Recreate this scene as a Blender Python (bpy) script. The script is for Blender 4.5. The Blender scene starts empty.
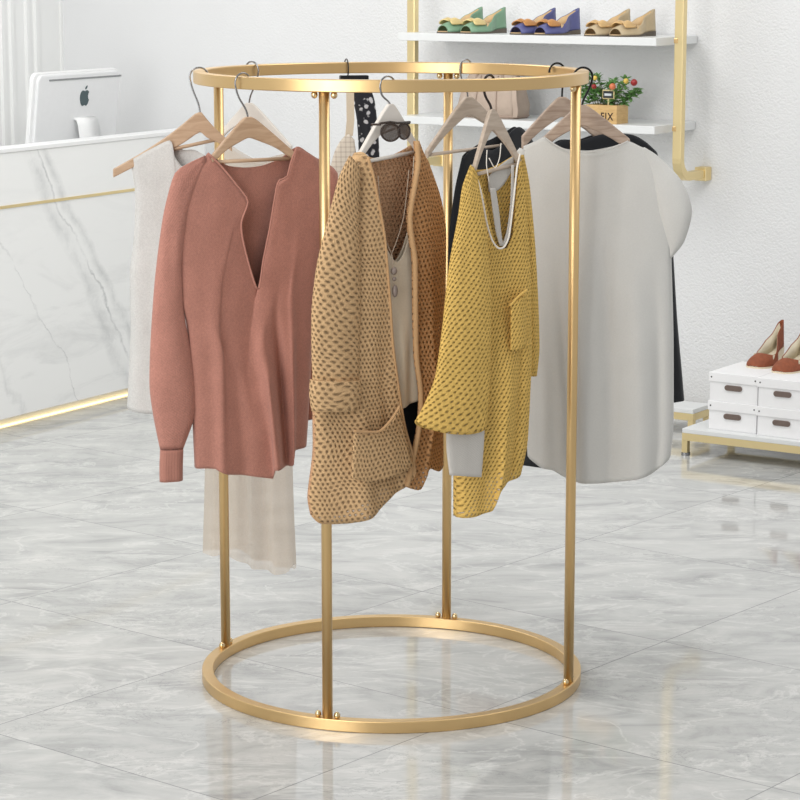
import bpy, bmesh, math, random
from math import sin, cos, pi, sqrt, radians as R, exp, atan2
from mathutils import Vector, Matrix, noise
random.seed(7)
SC = bpy.context.scene
COL = SC.collection

# ------------------------------------------------------------------ camera
F, PIT, CH = 2453.43, 0.179726, 1.784378
cam_d = bpy.data.cameras.new('camera'); cam = bpy.data.objects.new('camera', cam_d); COL.objects.link(cam)
cam.location = (0, 0, CH); cam.rotation_euler = (pi/2 - PIT, 0, 0)
cam_d.sensor_width = 36; cam_d.lens = F/800*36; cam_d.clip_end = 60
SC.camera = cam

def ray(px, py):
    dx = (px-400)/F; du = -(py-400)/F
    return Vector((dx, cos(PIT)+du*sin(PIT), -sin(PIT)+du*cos(PIT)))
def on_plane(px, py, p0, n):
    d = ray(px, py); o = Vector((0, 0, CH))
    return o + d*((Vector(p0)-o).dot(n)/d.dot(n))
def on_z(px, py, z):
    d = ray(px, py); return Vector((0, 0, CH)) + d*((z-CH)/d.z)

class Frame:
    """A vertical working plane through a hook point: x to the right along it, y away from the viewer, z up."""
    def __init__(s, o, yaw):
        s.o = Vector(o); s.yaw = yaw
        s.ex = Vector((cos(yaw), sin(yaw), 0)); s.ey = Vector((-sin(yaw), cos(yaw), 0))
    def at(s, px, py, y=0.0):
        p = on_plane(px, py, s.o + s.ey*y, s.ey) - s.o
        return Vector((p.dot(s.ex), y, p.z))

# ------------------------------------------------------------------ helpers
def lin(c):
    c = c/255
    return c/12.92 if c <= .04045 else ((c+.055)/1.055)**2.4
def rgb(r, g, b): return (lin(r), lin(g), lin(b), 1)

def tag(o, label=None, cat=None, group=None, kind=None):
    if label: o['label'] = label
    if cat: o['category'] = cat
    if group: o['group'] = group
    if kind: o['kind'] = kind
    return o
def empty(name, loc, rz=0, label=None, cat=None, group=None):
    o = bpy.data.objects.new(name, None); COL.objects.link(o)
    o.location = loc; o.rotation_euler = (0, 0, rz); o.empty_display_size = .05
    return tag(o, label, cat, group)
def link(name, bm, mat, parent=None, smooth=True, solid=0, bevel=0, sub=0, offset=0):
    me = bpy.data.meshes.new(name); bm.normal_update(); bm.to_mesh(me); bm.free()
    o = bpy.data.objects.new(name, me); COL.objects.link(o)
    if mat: me.materials.append(mat)
    if smooth:
        for p in me.polygons: p.use_smooth = True
    if bevel:
        m = o.modifiers.new('bevel', 'BEVEL'); m.width = bevel; m.segments = 2; m.limit_method = 'ANGLE'
        m.harden_normals = False
    if sub:
        m = o.modifiers.new('sub', 'SUBSURF'); m.levels = sub; m.render_levels = sub
    if solid:
        m = o.modifiers.new('solid', 'SOLIDIFY'); m.thickness = solid; m.offset = offset
    if parent: o.parent = parent
    return o
def box_bm(x0, x1, y0, y1, z0, z1, bm=None):
    bm = bm or bmesh.new()
    v = [bm.verts.new((x, y, z)) for z in (z0, z1) for y in (y0, y1) for x in (x0, x1)]
    for f in ((0, 2, 3, 1), (4, 5, 7, 6), (0, 1, 5, 4), (2, 6, 7, 3), (0, 4, 6, 2), (1, 3, 7, 5)):
        bm.faces.new([v[i] for i in f])
    return bm
def prism_bm(pts, y0, y1, bm=None):
    """closed outline in x,z pushed from y0 to y1"""
    bm = bm or bmesh.new()
    a = [bm.verts.new((p[0], y0, p[1])) for p in pts]; b = [bm.verts.new((p[0], y1, p[1])) for p in pts]
    n = len(pts)
    bm.faces.new(a); bm.faces.new(b[::-1])
    for i in range(n): bm.faces.new((a[i], b[i], b[(i+1) % n], a[(i+1) % n]))
    bmesh.ops.recalc_face_normals(bm, faces=bm.faces)
    return bm
def tube_bm(pts, r, n=10, closed=False, bm=None, caps=True):
    bm = bm or bmesh.new()
    pts = [Vector(p) for p in pts]; m = len(pts)
    rs = r if isinstance(r, (list, tuple)) else [r]*m
    up = None; rings = []
    for i, p in enumerate(pts):
        a = pts[(i-1) % m] if (closed or i > 0) else p
        b = pts[(i+1) % m] if (closed or i < m-1) else p
        t = (b-a).normalized()
        if up is None:
            up = Vector((0, 0, 1)) if abs(t.z) < .9 else Vector((1, 0, 0))
        s = t.cross(up).normalized(); up = s.cross(t).normalized()
        rings.append([bm.verts.new(p + (s*cos(k*2*pi/n) + up*sin(k*2*pi/n))*rs[i]) for k in range(n)])
    for i in range(m if closed else m-1):
        A, B = rings[i], rings[(i+1) % m]
        for k in range(n): bm.faces.new((A[k], A[(k+1) % n], B[(k+1) % n], B[k]))
    if caps and not closed:
        bm.faces.new(rings[0][::-1]); bm.faces.new(rings[-1])
    return bm
def sphere_bm(c, r, bm=None, seg=12, scale=(1, 1, 1)):
    bm = bm or bmesh.new()
    M = Matrix.Translation(c) @ Matrix.Diagonal((*scale, 1))
    bmesh.ops.create_uvsphere(bm, u_segments=seg, v_segments=max(6, seg*2//3), radius=r, matrix=M)
    return bm
def smooth_curve(pts, n):
    """Catmull-Rom through the points, n samples evenly along its length"""
    P = [Vector(p) for p in pts]
    if len(P) == 2: return [P[0].lerp(P[1], i/(n-1)) for i in range(n)]
    Q = [P[0]*2-P[1]] + P + [P[-1]*2-P[-2]]
    dense = []
    for i in range(1, len(Q)-2):
        p0, p1, p2, p3 = Q[i-1:i+3]
        for k in range(12):
            t = k/12
            m1 = (p2-p0)*.38; m2 = (p3-p1)*.38
            L = (p2-p1).length
            if m1.length > L: m1 *= L/m1.length
            if m2.length > L: m2 *= L/m2.length
            h = (2*t**3-3*t**2+1, t**3-2*t**2+t, -2*t**3+3*t**2, t**3-t**2)
            dense.append(p1*h[0]+m1*h[1]+p2*h[2]+m2*h[3])
    dense.append(P[-1])
    return resample(dense, n)
def resample(P, n):
    L = [0]
    for a, b in zip(P, P[1:]): L.append(L[-1]+(b-a).length)
    out = []; j = 0
    for i in range(n):
        d = L[-1]*i/(n-1)
        while j < len(P)-2 and L[j+1] < d: j += 1
        s = L[j+1]-L[j]
        out.append(P[j].lerp(P[j+1], 0 if s == 0 else min(1, (d-L[j])/s)))
    return out

def px_curve(fr, pts, n, y=0.0):
    if pts[0] == 'lin':      # keeps the corners
        return resample([fr.at(p[0], p[1], p[2] if len(p) > 2 else y) for p in pts[1:]], n)
    return smooth_curve([fr.at(p[0], p[1], p[2] if len(p) > 2 else y) for p in pts], n)

def coons(T, B, L, Rr):
    nu, nv = len(T), len(L); G = []
    for j in range(nv):
        v = j/(nv-1); row = []
        for i in range(nu):
            u = i/(nu-1)
            p = T[i]*(1-v)+B[i]*v + L[j]*(1-u)+Rr[j]*u
            p = p - (T[0]*(1-u)*(1-v)+T[-1]*u*(1-v)+B[0]*(1-u)*v+B[-1]*u*v)
            row.append(p)
        G.append(row)
    return G

def sstep(a, b, x):
    t = min(1, max(0, (x-a)/(b-a))) if a != b else (x > a)*1.0
    return t*t*(3-2*t)

def folds_fn(folds, seed, nz=.004):
    """folds: (centre s, width, height, t where it begins, drift of the centre from top to hem)"""
    def f(s, t, p):
        d = 0
        for c, w, h, t0, dr in folds:
            d += h*exp(-((s-c-dr*t)/w)**2)*sstep(t0, min(1, t0+.45), t)
        d += nz*noise.noise(Vector((p.x*9+seed*3.1, seed*1.7, p.z*5)))*(.4+t)
        d += nz*.5*noise.noise(Vector((p.x*22+seed, seed*2.2, p.z*13)))
        return d
    return f

def sheet_into(bm, uvl, G, side, thick, ff, share=None, skew=0.0):
    """adds a grid as one cloth sheet, pushed out by `thick(s,t)` towards side (-1 front, +1 back)"""
    nv, nu = len(G), len(G[0]); V = []
    for j in range(nv):
        row = []
        for i in range(nu):
            s = i/(nu-1); t = j/(nv-1); p = G[j][i]
            if share and i == 0 and share[0] is not None: row.append(share[0][j]); continue
            if share and i == nu-1 and share[1] is not None: row.append(share[1][j]); continue
            d = thick(s, t)
            edge = min(1, 8*min(s, 1-s)+.15)
            y = p.y + side*d - ff(s, t, p)*edge
            row.append(bm.verts.new((p.x + (y-p.y)*skew, y, p.z)))
        V.append(row)
    for j in range(nv-1):
        for i in range(nu-1):
            q = (V[j][i], V[j+1][i], V[j+1][i+1], V[j][i+1])
            if side > 0: q = q[::-1]
            try: f = bm.faces.new(q)
            except ValueError: continue
            for lp in f.loops: lp[uvl].uv = (lp.vert.co.x + (.37 if side > 0 else 0), lp.vert.co.z)
    return V

def bulge(T0, T1, p=.36):
    """thickness profile across a garment: zero at both silhouettes, growing from T0 at the shoulder to T1 at the hem"""
    return lambda s, t: (T0 + (T1-T0)*min(1, t*1.6))*max(0, 1-(2*s-1)**2)**p

def shell(name, fr, mat, parent, top, bottom, left, right, back_top=None, back_bottom=None, T=(.012, .04), nu=36, nv=60,
          folds=(), back_folds=None, seed=1, y=0.0, solid=.0025, nz=.004, skew=0.0):
    """a garment body: front and back cloth meeting at the two silhouettes, open at neck and hem. Outlines are px points on the plane."""
    bm = bmesh.new(); uvl = bm.loops.layers.uv.new('uv')
    L = px_curve(fr, left, nv, y); Rr = px_curve(fr, right, nv, y)
    Tc = px_curve(fr, top, nu, y); Bc = px_curve(fr, bottom, nu, y)
    G = coons(Tc, Bc, L, Rr)
    V = sheet_into(bm, uvl, G, -1, bulge(*T), folds_fn(folds, seed, nz), skew=skew)
    Tb = px_curve(fr, back_top or top, nu, y); Bb = px_curve(fr, back_bottom or bottom, nu, y)
    Gb = coons(Tb, Bb, L, Rr)
    sheet_into(bm, uvl, Gb, 1, bulge(*T), folds_fn(back_folds or [(c, w, -h, t0, d) for c, w, h, t0, d in folds], seed+5, nz),
               share=([r[0] for r in V], [r[-1] for r in V]), skew=skew)
    return link(name, bm, mat, parent, solid=solid)

def sleeve(name, fr, mat, parent, Lp, Rp, y=0.0, flat=.45, n=44, m=28, solid=.0025, seed=3, nz=.004, wr=0.0, cap=False, flat_top=None, sag=0.0, us=.17):
    """a tube of cloth whose two silhouettes are given"""
    bm = bmesh.new(); uvl = bm.loops.layers.uv.new('uv')
    L = px_curve(fr, Lp, n, y); Q = px_curve(fr, Rp, n, y); rings = []
    for j in range(n):
        c = (L[j]+Q[j])/2; h = (Q[j]-L[j])/2; w = h.length; row = []
        ft = flat if flat_top is None else flat_top+(flat-flat_top)*sstep(0, .45, j/(n-1))
        sg_ = sag*(j/(n-1))**3
        for k in range(m):
            a = 2*pi*k/m
            ripple = nz*noise.noise(Vector((cos(a)*1.6+seed, sin(a)*1.6, c.z*9+j*.03))) + wr*sin(j*.55+2*sin(a))*.5*sstep(.3, 1, j/n)
            row.append(bm.verts.new(c + h*cos(a) + Vector((0, 1, 0))*(sin(a)*(w*ft+ripple)) - Vector((0, 0, sg_*abs(sin(a))))))
        rings.append(row)
    per = 0
    for j in range(n-1):
        for k in range(m):
            k2 = (k+1) % m
            f = bm.faces.new((rings[j][k], rings[j][k2], rings[j+1][k2], rings[j+1][k]))
            w = (Q[j]-L[j]).length/2
            uq = (k/m, (k+1)/m, (k+1)/m, k/m)
            vs = (L[j].z, L[j].z, L[j+1].z, L[j+1].z)
            for lp, u, v in zip(f.loops, uq, vs): lp[uvl].uv = (u*us, v)
    if cap: bm.faces.new(rings[0][::-1])
    return link(name, bm, mat, parent, solid=solid)

# ------------------------------------------------------------------ materials
def new_mat(name):
    m = bpy.data.materials.new(name); m.use_nodes = True
    nt = m.node_tree; b = nt.nodes['Principled BSDF']
    return m, nt, b
def nd(nt, t, **kw):
    n = nt.nodes.new(t)
    for k, v in kw.items():
        if k in n.inputs.keys(): n.inputs[k].default_value = v
        else: setattr(n, k, v)
    return n
def math_n(nt, op, a, b=None, c=None):
    n = nt.nodes.new('ShaderNodeMath'); n.operation = op
    for i, x in enumerate((a, b, c)):
        if x is None: continue
        if isinstance(x, (int, float)): n.inputs[i].default_value = x
        else: nt.links.new(x, n.inputs[i])
    return n.outputs[0]
def ramp(nt, fac, stops):
    n = nt.nodes.new('ShaderNodeValToRGB'); e = n.color_ramp.elements
    e[0].position, e[0].color = stops[0]; e[1].position, e[1].color = stops[-1]
    for p, c in stops[1:-1]:
        x = e.new(p); x.color = c
    nt.links.new(fac, n.inputs[0]); return n.outputs[0]
def mix(nt, fac, a, b):
    n = nt.nodes.new('ShaderNodeMix'); n.data_type = 'RGBA'
    for sock, x in ((n.inputs[0], fac), (n.inputs[6], a), (n.inputs[7], b)):
        if hasattr(x, 'is_linked') or hasattr(x, 'links'): nt.links.new(x, sock)
        else: sock.default_value = x
    return n.outputs[2]
def bump(nt, b, h, strength=.3, dist=.002):
    n = nt.nodes.new('ShaderNodeBump'); n.inputs['Strength'].default_value = strength; n.inputs['Distance'].default_value = dist
    nt.links.new(h, n.inputs['Height']); nt.links.new(n.outputs[0], b.inputs['Normal'])

def plain(name, col, rough=.5, metal=0, vary=.06, scale=40, spec=.5, bmp=0, alpha=None, sheen=0, trans=0):
    m, nt, b = new_mat(name)
    tc = nd(nt, 'ShaderNodeTexCoord'); nz = nd(nt, 'ShaderNodeTexNoise', Scale=scale, Detail=3.0)
    nt.links.new(tc.outputs['Object'], nz.inputs['Vector'])
    d = tuple(max(0, c*(1-vary)) for c in col[:3])+(1,); l = tuple(min(1, c*(1+vary)) for c in col[:3])+(1,)
    nt.links.new(ramp(nt, nz.outputs[0], [(.3, d), (.7, l)]), b.inputs['Base Color'])
    b.inputs['Roughness'].default_value = rough; b.inputs['Metallic'].default_value = metal
    b.inputs['Specular IOR Level'].default_value = spec
    if sheen: b.inputs['Sheen Weight'].default_value = sheen
    if bmp: bump(nt, b, nz.outputs[0], bmp, .001)
    if alpha is not None: b.inputs['Alpha'].default_value = alpha
    if trans: b.inputs['Transmission Weight'].default_value = trans
    return m

def fabric(name, col, weave=900, vary=.08, rough=.9, alpha=None, rib=0, sheen=.15, trans=0.0, bs=.35):
    """woven or fine-knit cloth: crossed threads as bump, small colour variation"""
    m, nt, b = new_mat(name)
    uv = nd(nt, 'ShaderNodeUVMap'); tc = nd(nt, 'ShaderNodeTexCoord')
    sx = nd(nt, 'ShaderNodeSeparateXYZ'); nt.links.new(uv.outputs[0], sx.inputs[0])
    wx = math_n(nt, 'SINE', math_n(nt, 'MULTIPLY', sx.outputs[0], weave*(1 if not rib else rib)))
    wy = math_n(nt, 'SINE', math_n(nt, 'MULTIPLY', sx.outputs[1], weave))
    h = math_n(nt, 'MULTIPLY', wx, wy) if not rib else wx
    nz = nd(nt, 'ShaderNodeTexNoise', Scale=260.0, Detail=2.0); nt.links.new(tc.outputs['Object'], nz.inputs['Vector'])
    n2 = nd(nt, 'ShaderNodeTexNoise', Scale=18.0, Detail=2.0); nt.links.new(tc.outputs['Object'], n2.inputs['Vector'])
    f = math_n(nt, 'ADD', math_n(nt, 'MULTIPLY', nz.outputs[0], .7), math_n(nt, 'MULTIPLY', n2.outputs[0], .3))
    d = tuple(c*(1-vary) for c in col[:3])+(1,); l = tuple(min(1, c*(1+vary)) for c in col[:3])+(1,)
    nt.links.new(ramp(nt, f, [(.3, d), (.7, l)]), b.inputs['Base Color'])
    hh = math_n(nt, 'ADD', math_n(nt, 'MULTIPLY', h, .3), nz.outputs[0])
    bump(nt, b, hh, bs, .0015)
    b.inputs['Roughness'].default_value = rough; b.inputs['Sheen Weight'].default_value = sheen
    b.inputs['Specular IOR Level'].default_value = .2
    if alpha is not None: b.inputs['Alpha'].default_value = alpha
    if trans:
        out = nt.nodes['Material Output']; tr = nd(nt, 'ShaderNodeBsdfTranslucent', Color=col); mx = nd(nt, 'ShaderNodeMixShader', Fac=trans)
        nt.links.new(b.outputs[0], mx.inputs[1]); nt.links.new(tr.outputs[0], mx.inputs[2]); nt.links.new(mx.outputs[0], out.inputs[0])
    return m

def open_knit(name, col, cu=.0125, cv=.0115, hole=(.26, .30), vary=.12, tilt=.25, see=True):
    """open crochet: rows of real see-through holes, raised yarn between them"""
    m, nt, b = new_mat(name)
    uv = nd(nt, 'ShaderNodeUVMap'); tc = nd(nt, 'ShaderNodeTexCoord'); sx = nd(nt, 'ShaderNodeSeparateXYZ')
    nw = nd(nt, 'ShaderNodeTexNoise', Scale=14.0, Detail=1.0); nt.links.new(tc.outputs['Object'], nw.inputs['Vector'])
    wob = math_n(nt, 'MULTIPLY', math_n(nt, 'SUBTRACT', nw.outputs[0], .5), .02)
    nt.links.new(uv.outputs[0], sx.inputs[0])
    V = math_n(nt, 'DIVIDE', math_n(nt, 'ADD', sx.outputs[1], wob), cv); row = math_n(nt, 'FLOOR', V)
    U = math_n(nt, 'ADD', math_n(nt, 'DIVIDE', math_n(nt, 'ADD', sx.outputs[0], wob), cu), math_n(nt, 'MULTIPLY', row, .5))
    fu = math_n(nt, 'SUBTRACT', math_n(nt, 'FRACT', U), .5); fv = math_n(nt, 'SUBTRACT', math_n(nt, 'FRACT', V), .5)
    fu = math_n(nt, 'ADD', fu, math_n(nt, 'MULTIPLY', fv, tilt))
    e = math_n(nt, 'ADD', math_n(nt, 'POWER', math_n(nt, 'DIVIDE', math_n(nt, 'ABSOLUTE', fu), hole[0]), 2),
               math_n(nt, 'POWER', math_n(nt, 'DIVIDE', math_n(nt, 'ABSOLUTE', fv), hole[1]), 2))
    solid = nd(nt, 'ShaderNodeMapRange'); solid.inputs['From Min'].default_value = .75; solid.inputs['From Max'].default_value = 1.15; solid.inputs['To Min'].default_value = .38
    nt.links.new(e, solid.inputs['Value'])
    if see: nt.links.new(solid.outputs[0], b.inputs['Alpha'])
    nz = nd(nt, 'ShaderNodeTexNoise', Scale=160.0, Detail=2.0); nt.links.new(tc.outputs['Object'], nz.inputs['Vector'])
    d = tuple(c*(1-vary) for c in col[:3])+(1,); l = tuple(min(1, c*(1+vary)) for c in col[:3])+(1,)
    nt.links.new(ramp(nt, nz.outputs[0], [(.3, d), (.7, l)]), b.inputs['Base Color'])
    hgt = math_n(nt, 'ADD', math_n(nt, 'MINIMUM', e, 3.0), math_n(nt, 'MULTIPLY', nz.outputs[0], .8))
    bump(nt, b, hgt, .7, .003)
    b.inputs['Roughness'].default_value = .95; b.inputs['Specular IOR Level'].default_value = .1
    return m

def gold_mat(name, col, rough=.32):
    m, nt, b = new_mat(name)
    tc = nd(nt, 'ShaderNodeTexCoord'); nz = nd(nt, 'ShaderNodeTexNoise', Scale=30.0, Detail=2.0)
    nt.links.new(tc.outputs['Object'], nz.inputs['Vector'])
    b.inputs['Base Color'].default_value = col; b.inputs['Metallic'].default_value = 1
    r = nd(nt, 'ShaderNodeMapRange'); r.inputs['To Min'].default_value = rough-.04; r.inputs['To Max'].default_value = rough+.04
    nt.links.new(nz.outputs[0], r.inputs['Value']); nt.links.new(r.outputs[0], b.inputs['Roughness'])
    return m

def wood_mat(name, c1, c2, scale=14, stretch=(1, 8, 6), rough=.5):
    m, nt, b = new_mat(name)
    tc = nd(nt, 'ShaderNodeTexCoord'); mp = nd(nt, 'ShaderNodeMapping'); mp.inputs['Scale'].default_value = stretch
    nt.links.new(tc.outputs['Object'], mp.inputs[0])
    nz = nd(nt, 'ShaderNodeTexNoise', Scale=scale, Detail=5.0, Distortion=1.2); nt.links.new(mp.outputs[0], nz.inputs['Vector'])
    nt.links.new(ramp(nt, nz.outputs[0], [(.25, c1), (.75, c2)]), b.inputs['Base Color'])
    b.inputs['Roughness'].default_value = rough
    return m

M = {}
M['gold'] = gold_mat('satin_gold', rgb(224, 191, 138), .36)
M['gold_pale'] = gold_mat('pale_gold', rgb(236, 216, 166), .38)
M['gold_bolt'] = gold_mat('bolt_gold', rgb(226, 202, 158), .2)
M['chrome'] = gold_mat('hook_steel', rgb(150, 150, 152), .25)
M['black_metal'] = plain('black_hook', rgb(30, 30, 32), .35, .6)
M['bronze_metal'] = plain('dark_hook', rgb(55, 48, 44), .35, .6)
M['wood_tan'] = wood_mat('hanger_wood_tan', rgb(172, 142, 114), rgb(198, 170, 142))
M['wood_ash'] = wood_mat('hanger_wood_ash', rgb(148, 126, 110), rgb(190, 170, 153), 9, (1.5, 8, 10))
M['wood_grey'] = wood_mat('hanger_wood_grey', rgb(172, 155, 138), rgb(196, 181, 165))
M['hanger_white'] = plain('hanger_white', rgb(222, 216, 208), .4, vary=.03)
M['rust'] = fabric('rust_knit', rgb(173, 122, 108), 1400, .15, bs=.45)
M['rust_sleeve'] = fabric('rust_sleeve_knit', rgb(180, 127, 113), 1000, .16, bs=.7)
M['rust_rib'] = fabric('rust_rib', rgb(171, 120, 106), 900, .05, rib=1, bs=.4)
M['camel'] = open_knit('camel_crochet', rgb(203, 168, 126), .0112, .0098, (.20, .25))
M['camel_back'] = open_knit('camel_crochet_back', rgb(203, 160, 124), .0112, .0098, (.20, .25), see=False)
M['camel_rib'] = fabric('camel_rib', rgb(190, 152, 110), 1500, .08, rib=1)
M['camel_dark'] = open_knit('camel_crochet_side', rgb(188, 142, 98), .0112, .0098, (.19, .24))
M['yellow'] = open_knit('yellow_crochet', rgb(222, 184, 104), .0094, .0086, (.17, .25), tilt=-.45)
M['yellow_back'] = open_knit('yellow_crochet_back', rgb(214, 176, 96), .0094, .0086, (.17, .25), tilt=-.45, see=False)
M['yellow_solid'] = fabric('yellow_knit', rgb(214, 176, 96), 1200, .1, bs=.5)
M['white_cloth'] = fabric('white_linen', rgb(214, 213, 209), 1500, .03, trans=.12, bs=.25)
M['white_trim'] = fabric('white_trim', rgb(238, 232, 222), 1200, .03)
M['offwhite'] = fabric('offwhite_cotton', rgb(196, 192, 186), 1200, .04)
M['greytop'] = fabric('pale_grey_linen', rgb(202, 201, 198), 1100, .10, bs=.5)
M['cream'] = fabric('cream_silk', rgb(214, 200, 178), 1500, .04, .6)
M['sheer'] = fabric('sheer_beige', rgb(214, 201, 184), 1300, .05, alpha=.5)
M['black_cloth'] = fabric('black_cloth', rgb(30, 32, 36), 1300, .1, bs=.2)
M['white'] = plain('white_laminate', rgb(236, 237, 237), .35, vary=.01)
M['shelf_white'] = plain('shelf_white', rgb(222, 224, 224), .3, vary=.01)
M['box_white'] = plain('box_card', rgb(238, 238, 239), .55, vary=.01)
M['handle_taupe'] = plain('handle_taupe', rgb(120, 105, 98), .35, .5)
M['dark'] = plain('dark_rubber', rgb(40, 40, 42), .6)
M['alu'] = plain('computer_back', rgb(226, 227, 228), .35, .0, vary=.01)
M['alu_edge'] = plain('computer_edge', rgb(232, 233, 233), .35, vary=.01)
M['logo'] = plain('logo_dark', rgb(62, 80, 84), .3, vary=.03)
M['slot'] = plain('vent_slot', rgb(140, 143, 144), .5)
M['leather'] = plain('taupe_leather', rgb(176, 158, 143), .5, vary=.05, bmp=.1)
M['leather_dark'] = plain('taupe_leather_trim', rgb(160, 140, 126), .5, vary=.05)
M['crate'] = wood_mat('crate_wood', rgb(186, 150, 96), rgb(214, 180, 124), 10, (2, 2, 9))
M['ink'] = plain('stencil_ink', rgb(60, 42, 30), .7)
M['soil'] = plain('soil', rgb(70, 58, 42), .9, vary=.3, bmp=.4)
M['leaf'] = plain('leaf_green', rgb(104, 150, 82), .5, vary=.45, scale=60)
M['stem'] = plain('stem_green', rgb(92, 104, 60), .6, vary=.2)
M['berry'] = plain('red_fruit', rgb(146, 30, 30), .3, vary=.15)
M['berry_orange'] = plain('orange_fruit', rgb(214, 120, 78), .35, vary=.2)
M['berry_yellow'] = plain('yellow_flower', rgb(222, 190, 90), .5, vary=.15)
M['slate'] = plain('sign_slate', rgb(40, 44, 48), .7)
M['chalk'] = plain('sign_chalk', rgb(200, 205, 208), .8)
M['sign_frame'] = plain('sign_frame', rgb(206, 190, 140), .6)
M['green_shoe'] = plain('green_leather', rgb(122, 158, 130), .4, vary=.05)
M['navy_shoe'] = plain('navy_leather', rgb(84, 88, 138), .4, vary=.06)
M['tan_shoe'] = plain('tan_leather', rgb(184, 166, 134), .45, vary=.05)
M['brown_shoe'] = plain('brown_suede', rgb(140, 76, 48), .75, vary=.12, scale=80)
M['lining'] = plain('shoe_lining', rgb(206, 176, 132), .6, vary=.06)
M['lining_cream'] = plain('shoe_lining_cream', rgb(214, 204, 182), .6, vary=.05)
M['bow_gold'] = plain('gold_satin_bow', rgb(222, 200, 140), .35, .3, vary=.12)
M['bow_bronze'] = plain('bronze_satin_bow', rgb(196, 140, 82), .35, .3, vary=.15)
M['bow_tan'] = plain('champagne_satin_bow', rgb(214, 178, 124), .35, .3, vary=.12)
M['outsole'] = plain('outsole', rgb(96, 88, 78), .7)
M['wedge'] = plain('wedge_cream', rgb(222, 208, 182), .6, vary=.08)
M['lens'] = plain('brown_lens', rgb(88, 72, 60), .08, 0, vary=.15, alpha=.72)
M['frame_dark'] = plain('sunglass_frame', rgb(52, 40, 34), .25)
M['bead'] = plain('grey_bead', rgb(126, 112, 104), .4, vary=.15)
M['cord'] = plain('pale_cord', rgb(166, 148, 130), .7)

# floral and plaid prints
def floral_mat():
    m, nt, b = new_mat('dark_floral'); tc = nd(nt, 'ShaderNodeTexCoord')
    v = nd(nt, 'ShaderNodeTexVoronoi', Scale=62.0); nt.links.new(tc.outputs['Object'], v.inputs['Vector'])
    n = nd(nt, 'ShaderNodeTexNoise', Scale=120.0, Detail=2.0); nt.links.new(tc.outputs['Object'], n.inputs['Vector'])
    d = math_n(nt, 'ADD', v.outputs[0], math_n(nt, 'MULTIPLY', math_n(nt, 'SUBTRACT', n.outputs[0], .5), .5))
    c = ramp(nt, d, [(.30, rgb(206, 206, 210)), (.40, rgb(26, 28, 38))]); nt.links.new(c, b.inputs['Base Color'])
    b.inputs['Roughness'].default_value = .7; return m
M['floral'] = floral_mat()
def plaid_mat():
    m, nt, b = new_mat('cream_plaid'); uv = nd(nt, 'ShaderNodeUVMap'); sx = nd(nt, 'ShaderNodeSeparateXYZ'); nt.links.new(uv.outputs[0], sx.inputs[0])
    a = math_n(nt, 'GREATER_THAN', math_n(nt, 'FRACT', math_n(nt, 'MULTIPLY', sx.outputs[0], 80)), .7)
    c = math_n(nt, 'GREATER_THAN', math_n(nt, 'FRACT', math_n(nt, 'MULTIPLY', sx.outputs[1], 80)), .7)
    f = math_n(nt, 'MULTIPLY', math_n(nt, 'ADD', a, c), .5)
    nt.links.new(mix(nt, f, rgb(220, 211, 197), rgb(190, 178, 164)), b.inputs['Base Color'])
    b.inputs['Roughness'].default_value = .85; return m
M['plaid'] = plaid_mat()

# wall plaster
def plaster(name, c, bs, sc=70.0):
    m, nt, b = new_mat(name); tc = nd(nt, 'ShaderNodeTexCoord')
    n = nd(nt, 'ShaderNodeTexNoise', Scale=sc, Detail=2.5, Roughness=.55); nt.links.new(tc.outputs['Object'], n.inputs['Vector'])
    n2 = nd(nt, 'ShaderNodeTexNoise', Scale=1.3, Detail=2.0); nt.links.new(tc.outputs['Object'], n2.inputs['Vector'])
    d = tuple(x*.95 for x in c[:3])+(1,)
    nt.links.new(ramp(nt, n2.outputs[0], [(.3, d), (.7, c)]), b.inputs['Base Color'])
    if bs:      # rough render on the shelf side, trowelled smooth towards the counter
        dt = nd(nt, 'ShaderNodeVectorMath', operation='DOT_PRODUCT'); dt.inputs[1].default_value = (.834848, -.550481, 0)
        nt.links.new(tc.outputs['Object'], dt.inputs[0])
        mr = nd(nt, 'ShaderNodeMapRange', interpolation_type='SMOOTHSTEP'); mr.inputs['From Min'].default_value = -6.9; mr.inputs['From Max'].default_value = -5.3
        mr.inputs['To Min'].default_value = .12; nt.links.new(dt.outputs['Value'], mr.inputs['Value'])
        bump(nt, b, math_n(nt, 'MULTIPLY', n.outputs[0], mr.outputs[0]), bs, .006)
    b.inputs['Roughness'].default_value = .8; b.inputs['Specular IOR Level'].default_value = .2; return m
M['plaster'] = plaster('wall_plaster', rgb(226, 227, 228), .7, 110.0)
M['panel_paint'] = plaster('panel_paint', rgb(234, 235, 234), 0)

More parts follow.
